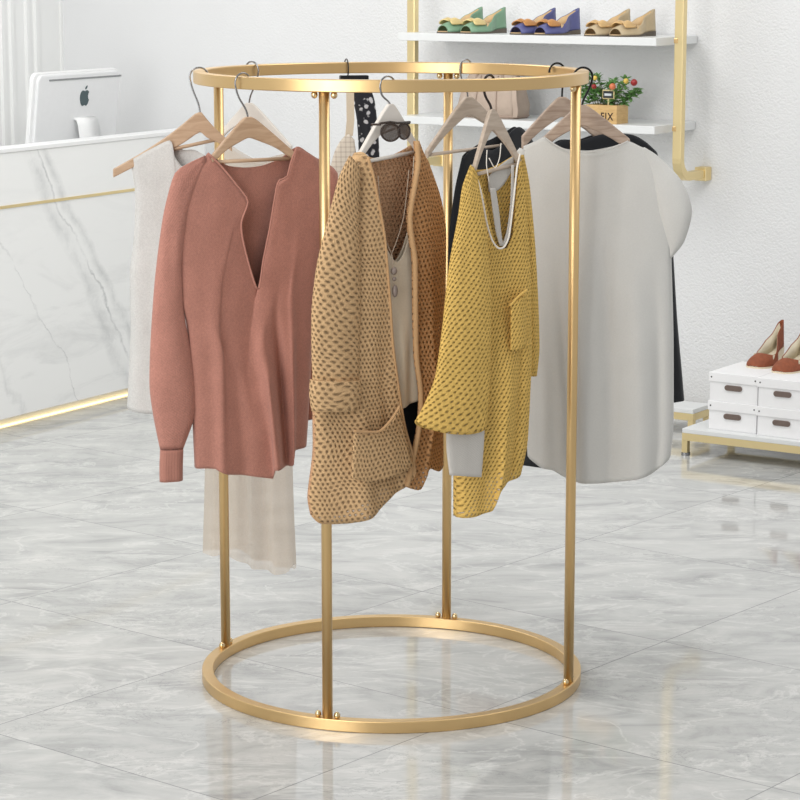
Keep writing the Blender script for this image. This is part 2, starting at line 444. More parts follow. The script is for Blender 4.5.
def floor_mat():
    m, nt, b = new_mat('grey_marble_tile')
    phi = .884077; S = .8175
    geo = nd(nt, 'ShaderNodeNewGeometry'); sx = nd(nt, 'ShaderNodeSeparateXYZ'); nt.links.new(geo.outputs['Position'], sx.inputs[0])
    X, Y = sx.outputs[0], sx.outputs[1]
    V = math_n(nt, 'ADD', math_n(nt, 'MULTIPLY', X, cos(phi)), math_n(nt, 'MULTIPLY', Y, sin(phi)))
    U = math_n(nt, 'ADD', math_n(nt, 'MULTIPLY', X, -sin(phi)), math_n(nt, 'MULTIPLY', Y, cos(phi)))
    u = math_n(nt, 'DIVIDE', math_n(nt, 'SUBTRACT', U, 3.428), S); v = math_n(nt, 'DIVIDE', math_n(nt, 'SUBTRACT', V, 3.643), S)
    iu, iv = math_n(nt, 'FLOOR', u), math_n(nt, 'FLOOR', v)
    fu, fv = math_n(nt, 'FRACT', u), math_n(nt, 'FRACT', v)
    eu = math_n(nt, 'MINIMUM', fu, math_n(nt, 'SUBTRACT', 1.0, fu)); ev = math_n(nt, 'MINIMUM', fv, math_n(nt, 'SUBTRACT', 1.0, fv))
    e = math_n(nt, 'MINIMUM', eu, ev)
    joint = math_n(nt, 'LESS_THAN', e, .0022)
    # every tile takes its own piece of the stone
    cx = nd(nt, 'ShaderNodeCombineXYZ'); nt.links.new(iu, cx.inputs[0]); nt.links.new(iv, cx.inputs[1])
    wn = nd(nt, 'ShaderNodeTexWhiteNoise'); nt.links.new(cx.outputs[0], wn.inputs['Vector'])
    off = nd(nt, 'ShaderNodeVectorMath', operation='SCALE'); off.inputs['Scale'].default_value = 7; nt.links.new(wn.outputs['Color'], off.inputs[0])
    ps = nd(nt, 'ShaderNodeMapping'); ps.inputs['Rotation'].default_value = (0, 0, R(24)); ps.inputs['Scale'].default_value = (1.0, 2.1, 1)
    nt.links.new(geo.outputs['Position'], ps.inputs[0])
    ad = nd(nt, 'ShaderNodeVectorMath', operation='ADD'); nt.links.new(ps.outputs[0], ad.inputs[0]); nt.links.new(off.outputs[0], ad.inputs[1])
    n1 = nd(nt, 'ShaderNodeTexNoise', Scale=3.3, Detail=10.0, Roughness=.66, Distortion=.8); nt.links.new(ad.outputs[0], n1.inputs['Vector'])
    n2 = nd(nt, 'ShaderNodeTexNoise', Scale=1.7, Detail=6.0, Roughness=.6, Distortion=1.6); nt.links.new(ad.outputs[0], n2.inputs['Vector'])
    n3 = nd(nt, 'ShaderNodeTexNoise', Scale=4.6, Detail=6.0, Roughness=.7, Distortion=1.8); nt.links.new(ad.outputs[0], n3.inputs['Vector'])
    base = ramp(nt, n1.outputs[0], [(.28, rgb(154, 155, 154)), (.47, rgb(186, 187, 185)), (.70, rgb(208, 208, 205))])
    ridge = math_n(nt, 'ABSOLUTE', math_n(nt, 'SUBTRACT', n2.outputs[0], .5))
    vein = ramp(nt, ridge, [(.0, (1, 1, 1, 1)), (.022, (0, 0, 0, 1))])
    c = mix(nt, math_n(nt, 'MULTIPLY', vein, .38), base, rgb(232, 232, 229))
    r3 = math_n(nt, 'ABSOLUTE', math_n(nt, 'SUBTRACT', n3.outputs[0], .48))
    dv = ramp(nt, r3, [(.0, (1, 1, 1, 1)), (.02, (0, 0, 0, 1))])
    dm = nd(nt, 'ShaderNodeTexNoise', Scale=1.4, Detail=2.0); nt.links.new(ad.outputs[0], dm.inputs['Vector'])
    c = mix(nt, math_n(nt, 'MULTIPLY', math_n(nt, 'MULTIPLY', dv, .55), ramp(nt, dm.outputs[0], [(.45, (0, 0, 0, 1)), (.62, (1, 1, 1, 1))])), c, rgb(140, 142, 142))
    c = mix(nt, math_n(nt, 'MULTIPLY', joint, .75), c, rgb(128, 130, 130))
    nt.links.new(c, b.inputs['Base Color'])
    b.inputs['Roughness'].default_value = .055; b.inputs['Specular IOR Level'].default_value = .5
    return m
M['floor'] = floor_mat()

def marble_mat():
    """white stone of the counter front, veins running down to the right (x along the front, z up)"""
    m, nt, b = new_mat('white_marble'); tc = nd(nt, 'ShaderNodeTexCoord'); sx = nd(nt, 'ShaderNodeSeparateXYZ'); nt.links.new(tc.outputs['Object'], sx.inputs[0])
    X, Z = sx.outputs[0], sx.outputs[2]
    n = nd(nt, 'ShaderNodeTexNoise', Scale=3.2, Detail=7.0, Roughness=.6); nt.links.new(tc.outputs['Object'], n.inputs['Vector'])
    nb = math_n(nt, 'SUBTRACT', n.outputs[0], .5)
    def band(x0, slope, wid, amp):
        t = math_n(nt, 'SUBTRACT', math_n(nt, 'ADD', X, math_n(nt, 'MULTIPLY', Z, slope)), x0)
        t = math_n(nt, 'ABSOLUTE', math_n(nt, 'ADD', t, math_n(nt, 'MULTIPLY', nb, amp)))
        return ramp(nt, math_n(nt, 'DIVIDE', t, wid), [(0, (1, 1, 1, 1)), (1, (0, 0, 0, 1))])
    c = rgb(238, 239, 238)
    n2 = nd(nt, 'ShaderNodeTexNoise', Scale=1.6, Detail=8.0, Roughness=.7, Distortion=.8)
    mp = nd(nt, 'ShaderNodeMapping'); mp.inputs['Rotation'].default_value = (0, R(-52), 0); mp.inputs['Scale'].default_value = (1, 1, 3.5)
    nt.links.new(tc.outputs['Object'], mp.inputs[0]); nt.links.new(mp.outputs[0], n2.inputs['Vector'])
    cloud = ramp(nt, n2.outputs[0], [(.5, (0, 0, 0, 1)), (.78, (1, 1, 1, 1))])
    low = ramp(nt, Z, [(.25, (1, 1, 1, 1)), (.85, (.15, .15, .15, 1))])
    c = mix(nt, math_n(nt, 'MULTIPLY', math_n(nt, 'MULTIPLY', cloud, low), .55), c, rgb(178, 180, 181))
    nb2 = nd(nt, 'ShaderNodeTexNoise', Scale=7.0, Detail=5.0, Roughness=.7); nt.links.new(tc.outputs['Object'], nb2.inputs['Vector'])
    brk = ramp(nt, nb2.outputs[0], [(.36, (.1, .1, .1, 1)), (.6, (1, 1, 1, 1))])
    for x0, sl, w, a, k, col in VEINS:
        c = mix(nt, math_n(nt, 'MULTIPLY', math_n(nt, 'MULTIPLY', band(x0, sl, w, a), k), brk), c, rgb(*col))
    nt.links.new(c, b.inputs['Base Color'])
    b.inputs['Roughness'].default_value = .16
    return m

# ------------------------------------------------------------------ room axes
W = Vector((.834848, -.550481, 0)); UU = Vector((.550481, .834848, 0))
SW = 8.47                      # distance of the shelf wall along UU
WYAW = atan2(W.y, W.x)         # yaw of things set parallel to the shelf wall
def room(w, s, z=0): return W*w + UU*s + Vector((0, 0, z))

# floor, walls
def quad_slab(name, pts, z0, z1, mat):
    bm = bmesh.new(); a = [bm.verts.new((p.x, p.y, z0)) for p in pts]; b = [bm.verts.new((p.x, p.y, z1)) for p in pts]
    bm.faces.new(a[::-1]); bm.faces.new(b)
    for i in range(len(pts)):
        j = (i+1) % len(pts); bm.faces.new((a[i], a[j], b[j], b[i]))
    bmesh.ops.recalc_face_normals(bm, faces=bm.faces)
    return link(name, bm, mat, smooth=False)
WL, WR_, SF = -7.41, 1.3, -1.6
o = quad_slab('floor', [room(WL-.15, SW+.15), room(WR_, SW+.15), room(WR_, SF), room(WL-.15, SF)], -.08, 0, M['floor']); tag(o, 'glossy grey marble floor tiles laid diagonally', kind='structure')
o = quad_slab('wall_back', [room(WL, SW), room(WR_, SW), room(WR_, SW+.15), room(WL, SW+.15)], 0, 3.0, M['plaster']); tag(o, 'white textured plaster wall behind the shelves', kind='structure')
o = quad_slab('wall_left', [room(WL, SW+.15), room(WL-.15, SW+.15), room(WL-.15, SF), room(WL, SF)], 0, 3.0, M['panel_paint']); tag(o, 'pale grey panelled wall behind the counter', kind='structure')
# mouldings on the left wall, one frame per wall panel
def wall_s(px):      # where a pixel column meets the left wall
    p = on_plane(px, 60, W*WL, W); return p.dot(UU)
k = 0
for px in (32, 7):
    s = wall_s(px); k += 1
    bm = bmesh.new()
    for d, t in ((-.03, .012), (.03, .012)):
        sec = []
        a, bq = room(WL, s+d-.014), room(WL+t, s+d+.014)
        for z0, z1 in ((0, 3.0),):
            pts = [room(WL, s+d-.016), room(WL+t, s+d-.010), room(WL+t, s+d+.010), room(WL, s+d+.016)]
            A = [bm.verts.new((p.x, p.y, z0)) for p in pts]; B = [bm.verts.new((p.x, p.y, z1)) for p in pts]
            for i in range(4): bm.faces.new((A[i], A[(i+1) % 4], B[(i+1) % 4], B[i]))
            bm.faces.new(B); bm.faces.new(A[::-1])
    bmesh.ops.recalc_face_normals(bm, faces=bm.faces)
    o = link('trim_%d' % k, bm, M['panel_paint'], smooth=False); tag(o, 'ribbed vertical wall moulding', kind='structure')

pc = room(WL, SW); o = quad_slab('trim_3', [pc+UU*-.012, pc+W*.012-UU*.012, pc+W*.012, pc], 0, 3.0, M['panel_paint']); tag(o, 'thin corner bead where the two walls meet', kind='structure')
# ------------------------------------------------------------------ reception counter
CA = Vector((-1.51843, 9.14166, 0)); CYAW = R(90-30.4555)
CD = Vector((cos(CYAW), sin(CYAW), 0)); CN = Vector((sin(CYAW), -cos(CYAW), 0))   # along, and towards the customers
VEINS = [(.86, .62, .05, .20, .40, (160, 163, 165)), (1.00, .66, .035, .18, .5, (170, 173, 174)), (.93, .64, .010, .2, .6, (146, 149, 152)),
         (.15, .55, .03, .5, .35, (176, 178, 179)), (-.25, .6, .04, .5, .3, (176, 178, 179)), (.55, .7, .006, .25, .5, (160, 162, 164))]
def on_counter(px, py):
    p = on_plane(px, py, CA, CN) - CA; return p.dot(CD), p.z
t = empty('reception_counter', CA, CYAW, 'white veined marble reception counter with a thin gold inlay line', 'counter')
M['marble'] = marble_mat()
X0, X1 = -2.2, 1.38
link('front_panel', box_bm(X0, X1, 0, .03, .045, 1.052), M['marble'], t, False, bevel=.002)
link('ledge', box_bm(X0, X1+.01, -.004, .09, 1.052, 1.068), M['white'], t, False, bevel=.002)
link('end_panel', box_bm(X1-.03, X1, .03, .62, .045, .90), M['marble'], t, False)
link('shelf_support', box_bm(X0, X1-.03, .06, .085, .80, 1.052), M['white'], t, False)
link('desk_top', box_bm(X0, X1, .085, .72, .78, .81), M['white'], t, False)
link('gold_inlay', box_bm(X0, X1+.002, -.003, .01, .844, .855), M['gold_pale'], t, False)
link('toe_kick', box_bm(X0, X1-.06, .07, .10, 0, .05), M['white'], t, False)
mm, nt, b = new_mat('led_warm'); b.inputs['Emission Color'].default_value = rgb(255, 226, 160); b.inputs['Emission Strength'].default_value = 2.2
b.inputs['Base Color'].default_value = rgb(255, 240, 210)
link('light_strip', box_bm(X0, X1-.06, .052, .064, 0, .005), mm, t, False)

# ------------------------------------------------------------------ computer on the desk
p = on_plane(76, 118, CA - CN*.36, CN)     # the back of the screen stands 36 cm behind the counter front
IM = Frame(p, CYAW)
def rel(px, py, y=0): q = IM.at(px, py, y); return q.x, q.z
root = empty('desktop_computer', (p.x, p.y, .81), CYAW, 'silver all-in-one desktop computer seen from behind on the counter', 'computer')
dz = p.z - .81
x0, zt = rel(31, 70)[0], rel(60, 71.5)[1]+dz; x1 = rel(116.5, 70)[0]; zb = .10
def rrect(x0, x1, z0, z1, r, n=6):
    out = []
    for cx, cz, a0 in ((x1-r, z1-r, 0), (x0+r, z1-r, 90), (x0+r, z0+r, 180), (x1-r, z0+r, 270)):
        for i in range(n+1):
            a = R(a0+90*i/n); out.append((cx+r*cos(a), cz+r*sin(a)))
    return out
link('screen_back', prism_bm(rrect(x0+.02, x1-.002, zb+.01, zt-.008, .03), 0, .02), M['alu'], root, False, bevel=.006)
link('screen_housing', prism_bm(rrect(x0, x1, zb, zt, .03), .012, .032), M['alu_edge'], root, False, bevel=.004)
vx0, vz0 = rel(45, 77); vx1, _ = rel(117, 74)
link('vent_slot', box_bm(vx0, vx1, -.002, .004, zt-.034, zt-.027), M['slot'], root, False)
# emblem: bitten apple with leaf
lx, lz = rel(82.3, 97); lz += dz
k = .039
half = [(0, .62), (.18, .70), (.42, .72), (.66, .56), (.80, .2), (.78, -.2), (.62, -.62), (.40, -.86), (.22, -.88), (0, -.78)]
right = smooth_curve([Vector((a, 0, c)) for a, c in half], 22); left = [Vector((-q.x, 0, q.z)) for q in right[::-1]]
out = []
for q in right[:-1]+left[:-1]:
    d = Vector((q.x-1.0, 0, q.z-.14))
    if d.length < .48: q = Vector((1.0, 0, .14)) + d.normalized()*.48
    out.append((lx+q.x*k*.98, lz+q.z*k*1.02))
# drop the doubled corners of the bite
bm = prism_bm(out, -.0022, .001)
leaf = [(.0, .84), (.06, 1.06), (.24, 1.22), (.34, 1.24), (.32, 1.05), (.2, .9)]
prism_bm([(lx+a*k, lz+c*k) for a, c in leaf], -.0022, .001, bm)
link('logo', bm, M['logo'], root, False)
zm = (zt+zb)/2; TM = Matrix.Translation((0, 0, zm)) @ Matrix.Rotation(R(7), 4, 'X') @ Matrix.Translation((0, 0, -zm))
for ch in root.children: ch.matrix_local = TM
# stand: curved aluminium plate from the back down to a foot
sx0, _ = rel(73.5, 118); sx1, _ = rel(93, 118); sz = rel(84, 117.5)[1]+dz
prof = [(.002, sz+.0), (-.012, sz-.002), (-.022, sz-.016), (-.035, sz-.10), (-.05, .05), (-.058, .02), (-.04, .006), (.10, .006)]
bm = bmesh.new(); pf = smooth_curve([Vector((0, a, c)) for a, c in prof], 24)
A = [bm.verts.new((sx0, q.y, q.z)) for q in pf]; B = [bm.verts.new((sx1+.002*i/3, q.y, q.z)) for i, q in enumerate(pf)]
for i in range(len(pf)-1): bm.faces.new((A[i], A[i+1], B[i+1], B[i]))
link('stand', bm, M['alu_edge'], root, True, solid=.008)

# ------------------------------------------------------------------ wall shelf unit
SX = W*(-4.8)+UU*(SW-.20)
unit = empty('shelf_unit', SX, WYAW, 'gold framed wall shelving with white boards on the plaster wall', 'shelf unit')
def ux(w): return w+4.8
def flat_path_bm(pts, wid, thk):
    """rectangular bar swept along a path in the y,z plane; wid across x"""
    bm = bmesh.new(); rings = []
    for i, q in enumerate(pts):
        a = pts[max(0, i-1)]; c = pts[min(len(pts)-1, i+1)]; d = (c-a).normalized(); nrm = Vector((0, -d.z, d.y))
        rings.append([bm.verts.new(q+Vector((sx*wid/2, 0, 0))+nrm*(sn*thk/2)) for sx, sn in ((-1, -1), (1, -1), (1, 1), (-1, 1))])
    for A, B in zip(rings, rings[1:]):
        for k in range(4): bm.faces.new((A[k], A[(k+1) % 4], B[(k+1) % 4], B[k]))
    bm.faces.new(rings[0]); bm.faces.new(rings[-1][::-1]); bmesh.ops.recalc_face_normals(bm, faces=bm.faces)
    return bm
for w0 in (-5.369, -4.185):
    zb = .962
    pts = [Vector((ux(w0), -.035, 2.4)), Vector((ux(w0), -.035, zb+.07))]
    for i in range(1, 9):
        a = R(90*i/8); pts.append(Vector((ux(w0), .035-.07*cos(a), zb+.07-.07*sin(a))))
    pts.append(Vector((ux(w0), .192, zb)))
    up = link('upright', flat_path_bm(pts, .036, .032), M['gold_pale'], unit, False, bevel=.003)
    link('wall_flange', box_bm(ux(w0)-.024, ux(w0)+.024, .15, .2, zb-.026, zb+.026), M['gold_pale'], up, False, bevel=.003)
    for zz in (1.145, 1.47):
        link('bracket', box_bm(ux(w0)-.0195, ux(w0)-.004, -.0535, -.039, zz-.010, zz+.008), M['gold'], up, False, bevel=.002)
for z1 in (1.4815, 1.157):
    link('shelf_board', box_bm(ux(-5.37), ux(-4.232), -.14, .195, z1-.03, z1), M['shelf_white'], unit, False, bevel=.002)

# ------------------------------------------------------------------ shoes
def shoe(name, loc, rz, upper, lining, sole, label, cat, group, Ln=.235, heel=.012, bow=None, wedge=None, peep=True, tall=.072, vamp=.30):
    """toe towards +x; cross-sections lofted from toe to heel, open over the foot"""
    r = empty(name, loc, rz, label, cat, group)
    def wid(t): return .041*(.62+.55*sin(pi*min(1, t*1.25+.12)) - .30*sstep(.45, .8, t))*(1-.66*max(0, (t-.86)/.14)**2)*(1-.35*max(0, (.1-t)/.1)**1.5)
    def lift(t): return heel*sstep(.35, .95, t)
    def top(t):
        if t < vamp: return .027+.022*sin(pi*.5*min(1, t/vamp))
        q = (t-vamp)/(1-vamp)
        return .049 - .012*sin(pi*min(1, q/.45)) + (tall-.049)*(q**1.5)
    def gap(t): return 0 if t < vamp else sqrt(min(1, (t-vamp)/.16))
    N, K = 34, 9
    bm = bmesh.new(); rows = []
    for i in range(N):
        t = (.045 if peep else 0)+(1-(.045 if peep else 0))*i/(N-1)
        w, z0, h, g = wid(t), lift(t), top(t), gap(t); half = []
        for k in range(K):
            a = k/(K-1)
            # from the sole edge up round the side to the rim
            ang = a*pi/2
            y = w*cos(ang)*(1-g) + w*(1-.10*a*a)*g
            z = z0 + .006 + (h-.006)*(sin(ang)*(1-g) + a*g)
            half.append((y, z))
        x = Ln*(1-t)-Ln/2
        xo = [0]*K
        rows.append([bm.verts.new((x+xo[k]+(.006*(k/(K-1))*sstep(.8, 1, t)), y, z)) for k, (y, z) in enumerate(half)][::1] + [bm.verts.new((x+(.006*(k/(K-1))*sstep(.8, 1, t)), -y, z)) for k, (y, z) in reversed(list(enumerate(half)))])
    n2 = 2*K
    for A, B in zip(rows, rows[1:]):
        for k in range(n2-1): 
            if k == K-1:
                ta = (A[k].co - A[k+1].co).length; tb = (B[k].co-B[k+1].co).length
                if ta > 1e-4 or tb > 1e-4: continue
            bm.faces.new((A[k], B[k], B[k+1], A[k+1]))
    bm.faces.new(rows[-1])   # heel counter closes the back
    bm.faces.ensure_lookup_table()
    # the back wall must stay open above: replace the closing face by a strip
    bmesh.ops.delete(bm, geom=[bm.faces[-1]], context='FACES_ONLY')
    A = rows[-1]
    for k in range(K-1): bm.faces.new((A[k], A[k+1], A[n2-2-k], A[n2-1-k]))
    if not peep:
        A = rows[0]
        for k in range(K-1): bm.faces.new((A[k], A[n2-1-k], A[n2-2-k], A[k+1]))
    bmesh.ops.remove_doubles(bm, verts=bm.verts, dist=.0002)
    bmesh.ops.recalc_face_normals(bm, faces=bm.faces)
    link('upper', bm, upper, r, True, solid=.003, offset=-1)
    # insole, then sole
    def plate(z_of, zt_of, inset, t0=0.0):
        bm = bmesh.new(); up = []; lo = []
        for i in range(26):
            t = t0+(1-t0)*i/25; w = max(.002, wid(t)-inset); x = Ln*(1-t)-Ln/2
            up.append([bm.verts.new((x, s*w, zt_of(t))) for s in (-1, 0, 1)]); lo.append([bm.verts.new((x, s*w, z_of(t))) for s in (-1, 0, 1)])
        for i in range(25):
            for k in (0, 1):
                bm.faces.new((up[i][k], up[i][k+1], up[i+1][k+1], up[i+1][k])); bm.faces.new((lo[i][k], lo[i+1][k], lo[i+1][k+1], lo[i][k+1]))
            bm.faces.new((up[i][0], up[i+1][0], lo[i+1][0], lo[i][0])); bm.faces.new((up[i][2], lo[i][2], lo[i+1][2], up[i+1][2]))
        for i in (0, 25):
            q = [up[i][0], up[i][1], up[i][2], lo[i][2], lo[i][1], lo[i][0]]; bm.faces.new(q)
        bmesh.ops.recalc_face_normals(bm, faces=bm.faces); return bm
    link('insole', plate(lambda t: lift(t)+.006, lambda t: lift(t)+.0085, .004), lining, r, False)
    link('lining', plate(lambda t: lift(t)+.0085, lambda t: lift(t)+.0085+max(.0005, (top(t)-.0145)*.0), .0045, vamp), lining, r, False)
    link('sole', plate(lambda t: 0 if (wedge or t > .78 or heel < .02) else max(0, lift(t)-.002), lambda t: lift(t)+.006, -.0015), wedge or sole, r, False)
    # inside of the quarters
    bm = bmesh.new(); rows = []
    for i in range(20):
        t = vamp+.05+(.985-vamp-.05)*i/19; w = wid(t)-.0042; z0 = lift(t)+.008; h = lift(t)+top(t)-.001; x = Ln*(1-t)-Ln/2
        wt = max(.001, wid(t)*.90-.0036); w = max(.001, w)
        rows.append([bm.verts.new((x, wt, h)), bm.verts.new((x, w, z0)), bm.verts.new((x, -w, z0)), bm.verts.new((x, -wt, h))])
    for A, B in zip(rows, rows[1:]):
        for k in (0, 2): bm.faces.new((A[k], A[k+1], B[k+1], B[k]))
    link('inner_lining', bm, lining, r, True, solid=.001)
    if bow:
        bx = Ln*(1-vamp*.72)-Ln/2; bz = top(vamp*.72)-.001
        for s in (-1, 1):
            bm = bmesh.new(); V = []
            for i in range(9):
                q = i/8; ww = .010+.022*sin(pi*.5*q)*(1 if q < .8 else 1-(q-.8)*1.2)
                V.append([bm.verts.new((bx-.014*q*0+ (c*ww), s*(.003+.040*q), bz+.008*sin(pi*q)-.012*q*q+.010*(1-abs(c))*sin(pi*q))) for c in (-1, -.5, 0, .5, 1)])
            for A, B in zip(V, V[1:]):
                for k in range(4): bm.faces.new((A[k], A[k+1], B[k+1], B[k]))
            link('bow_loop', bm, bow, r, True, solid=.004, sub=1)
        link('bow_knot', sphere_bm((bx, 0, bz+.004), .010, scale=(1.2, .8, .8)), bow, r)
    return r

ZS = 1.4815
def shoe_pair(name, px_list, up, lin_, bow, word, grp):
    for i, (px, side) in enumerate(px_list):
        c = on_plane(px, 30, UU*(SW-.235), UU); w = c.dot(W)
        q = room(w, SW-.225, ZS)
        shoe(name, q, R(180+38), up, lin_, M['outsole'],
             '%s peep-toe flat, %s shoe of its pair on the upper shelf' % (word, side), 'shoe', grp, Ln=.215, bow=bow, tall=.088, vamp=.34)
shoe_pair('flat_shoe', [(460.5, 'left'), (483.5, 'right')], M['green_shoe'], M['lining'], M['bow_gold'], 'sage green gold-bowed', 'green shoes on the upper shelf')
shoe_pair('flat_shoe', [(533.5, 'left'), (557.5, 'right')], M['navy_shoe'], M['lining'], M['bow_bronze'], 'navy blue bronze-bowed', 'navy shoes on the upper shelf')
shoe_pair('flat_shoe', [(608, 'left'), (633, 'right')], M['tan_shoe'], M['lining'], M['bow_tan'], 'tan champagne-bowed', 'tan shoes on the upper shelf')

# ------------------------------------------------------------------ handbag on the lower shelf
ZL = 1.157
c = on_plane(496.5, 100, UU*(SW-.2), UU); bw = c.dot(W)
hb = empty('handbag', room(bw, SW-.22, ZL), WYAW, 'taupe leather handbag standing on the lower shelf', 'handbag')
def loft_rect(levels, rr=.02, n=5):
    bm = bmesh.new(); rings = []
    for z, hx, hy in levels:
        r_ = min(rr, hx*.95, hy*.95); ring = []
        for cx, cy, a0 in ((hx-r_, hy-r_, 0), (-hx+r_, hy-r_, 90), (-hx+r_, -hy+r_, 180), (hx-r_, -hy+r_, 270)):
            for i in range(n+1):
                a = R(a0+90*i/n); ring.append(bm.verts.new((cx+r_*cos(a), cy+r_*sin(a), z)))
        rings.append(ring)
    for A, B in zip(rings, rings[1:]):
        for k in range(len(A)): bm.faces.new((A[k], A[(k+1) % len(A)], B[(k+1) % len(A)], B[k]))
    bm.faces.new(rings[0][::-1]); bm.faces.new(rings[-1])
    return bm
link('body', loft_rect([(0, .128, .055), (.008, .136, .062), (.05, .138, .066), (.12, .126, .052), (.165, .108, .03), (.18, .10, .016)], .03), M['leather'], hb)
link('base_trim', loft_rect([(-.0, .131, .058), (.010, .139, .065), (.012, .137, .063)], .03), M['leather_dark'], hb)
for y in (-.035, .035):
    pts = [Vector((-.06, y, .13)), Vector((-.058, y*.85, .165)), Vector((-.035, y*.7, .188)), Vector((0, y*.65, .195)), Vector((.035, y*.7, .188)), Vector((.058, y*.85, .165)), Vector((.06, y, .13))]
    link('handle', tube_bm(smooth_curve(pts, 24), .006, 8), M['leather_dark'], hb)
pts = [Vector((.105, -.02, .165)), Vector((.118, -.045, .14)), Vector((.134, -.068, .08)), Vector((.142, -.07, .03)), Vector((.135, -.066, .008))]
link('strap', flat_path_bm(smooth_curve(pts, 14), .02, .004), M['leather'], hb, False)
for x in (-.045, .05):
    link('seam', tube_bm(smooth_curve([Vector((x, -.063, .01)), Vector((x, -.068, .05)), Vector((x*.9, -.055, .118)), Vector((x*.8, -.034, .163))], 10), .0018, 6), M['leather_dark'], hb)
link('zip_top', box_bm(-.092, .092, -.005, .005, .178, .186), M['leather_dark'], hb, False, bevel=.002)

# ------------------------------------------------------------------ plant in a crate
c = on_plane(607, 110, UU*(SW-.27), UU); cw = c.dot(W)
pl = empty('potted_plant', room(cw, SW-.27, ZL), WYAW, 'leafy green plant with red fruit in a small wooden crate', 'plant')
hx, hy, hz = .066, .045, .070
bm = bmesh.new()
for a in ((-hx, hx, -hy, -hy+.008), (-hx, hx, hy-.008, hy)): box_bm(*a, 0, hz, bm)
for a in ((-hx, -hx+.008, -hy+.008, hy-.008), (hx-.008, hx, -hy+.008, hy-.008)): box_bm(*a, 0, hz, bm)
box_bm(-hx+.008, hx-.008, -hy+.008, hy-.008, 0, .008, bm)
crate = link('crate', bm, M['crate'], pl, False)
link('soil', box_bm(-hx+.009, hx-.009, -hy+.009, hy-.009, .009, hz-.012), M['soil'], pl, False)
fc = bpy.data.curves.new('lettering', 'FONT'); fc.body = 'FIX'; fc.size = .040; fc.extrude = .0006; fc.align_x = 'CENTER'
fc.offset = .0005; fc.space_character = 1.15
tmp = bpy.data.objects.new('lettering_curve', fc); COL.objects.link(tmp); bpy.context.view_layer.update()
fm = bpy.data.meshes.new_from_object(tmp.evaluated_get(bpy.context.evaluated_depsgraph_get()))
bpy.data.objects.remove(tmp); fm.materials.clear(); fm.materials.append(M['ink'])
fo = bpy.data.objects.new('lettering', fm); COL.objects.link(fo); fo.parent = crate
fo.location = (.024, -hy-.0006, .014); fo.rotation_euler = (pi/2, 0, 0); fo.scale = (.85, 1, 1)
rnd = random.Random(4)
bml = bmesh.new()
def leaf_at(bm, p, d, ln, wd):
    d = d.normalized(); s = d.cross(Vector((rnd.uniform(-.4, .4), rnd.uniform(-.4, .4), 1))).normalized(); n_ = s.cross(d)
    V = []
    for t, w in ((0, .08), (.3, .9), (.6, .95), (.85, .5), (1, .04)):
        q = p+d*ln*t + n_*(-.25*ln*t*t)
        V.append([bm.verts.new(q - s*wd*w + n_*wd*.25*w), bm.verts.new(q), bm.verts.new(q + s*wd*w + n_*wd*.25*w)])
    for A, B in zip(V, V[1:]):
        for k in (0, 1): bm.faces.new((A[k], A[k+1], B[k+1], B[k]))
tips = []
for i in range(17):
    x = -.060+.120*((i*7) % 17)/16; y = rnd.uniform(-.02, .02)
    spread = x*rnd.uniform(.5, 1.3)+rnd.uniform(-.03, .03); hgt = rnd.uniform(.03, .105)*(1 if abs(x) < .05 else .9)
    p0 = Vector((x, y, hz-.014)); p1 = Vector((x+spread, y+rnd.uniform(-.03, .03), hz+hgt))
    pts = smooth_curve([p0, p0.lerp(p1, .5)+Vector((-spread*.15, 0, .01)), p1], 9)
    link('stem', tube_bm(pts, .0014, 5), M['stem'], pl)
    tips.append(p1)
    for q in pts[2:]:
        for _ in range(4):
            leaf_at(bml, q, Vector((rnd.uniform(-1, 1), rnd.uniform(-1, 1), rnd.uniform(-.1, .8))), rnd.uniform(.018, .032), rnd.uniform(.005, .0085))
    for _ in range(4): leaf_at(bml, p1, Vector((rnd.uniform(-.8, .8), rnd.uniform(-.8, .8), rnd.uniform(.2, 1))), .028, .007)
link('foliage', bml, M['leaf'], pl, solid=.0006)
PF = Frame(room(cw, SW-.27, ZL), WYAW)
for px, py, rr, mt in ((634, 82.5, .013, 'berry'), (594, 86.5, .010, 'berry'), (612.5, 86.5, .0125, 'berry_orange'), (626, 81, .010, 'berry_yellow'), (595, 78, .009, 'berry_yellow'), (583, 79, .009, 'berry')):
    q = PF.at(px, py, -.05)
    link('fruit', sphere_bm(q, rr, seg=12), M[mt], pl)
    link('fruit_stalk', tube_bm(smooth_curve([q, q*.6+Vector((0, -.004, .05)), Vector((q.x*.4, 0, hz-.014))], 8), .001, 5), M['stem'], pl)
q = PF.at(608.5, 94.5, -.026)
sg = link('sign', box_bm(q.x-.026, q.x+.026, -.028, -.022, q.z-.018, q.z+.018), M['sign_frame'], pl, False, bevel=.003)
link('slate', box_bm(q.x-.021, q.x+.021, -.0295, -.027, q.z-.013, q.z+.013), M['slate'], sg, False)
link('chalk_mark', box_bm(q.x-.015, q.x+.014, -.0303, -.029, q.z-.005, q.z+.004), M['chalk'], sg, False)
link('sign_stake', box_bm(q.x-.003, q.x+.003, -.0265, -.0235, hz-.03, q.z-.017), M['sign_frame'], sg, False)

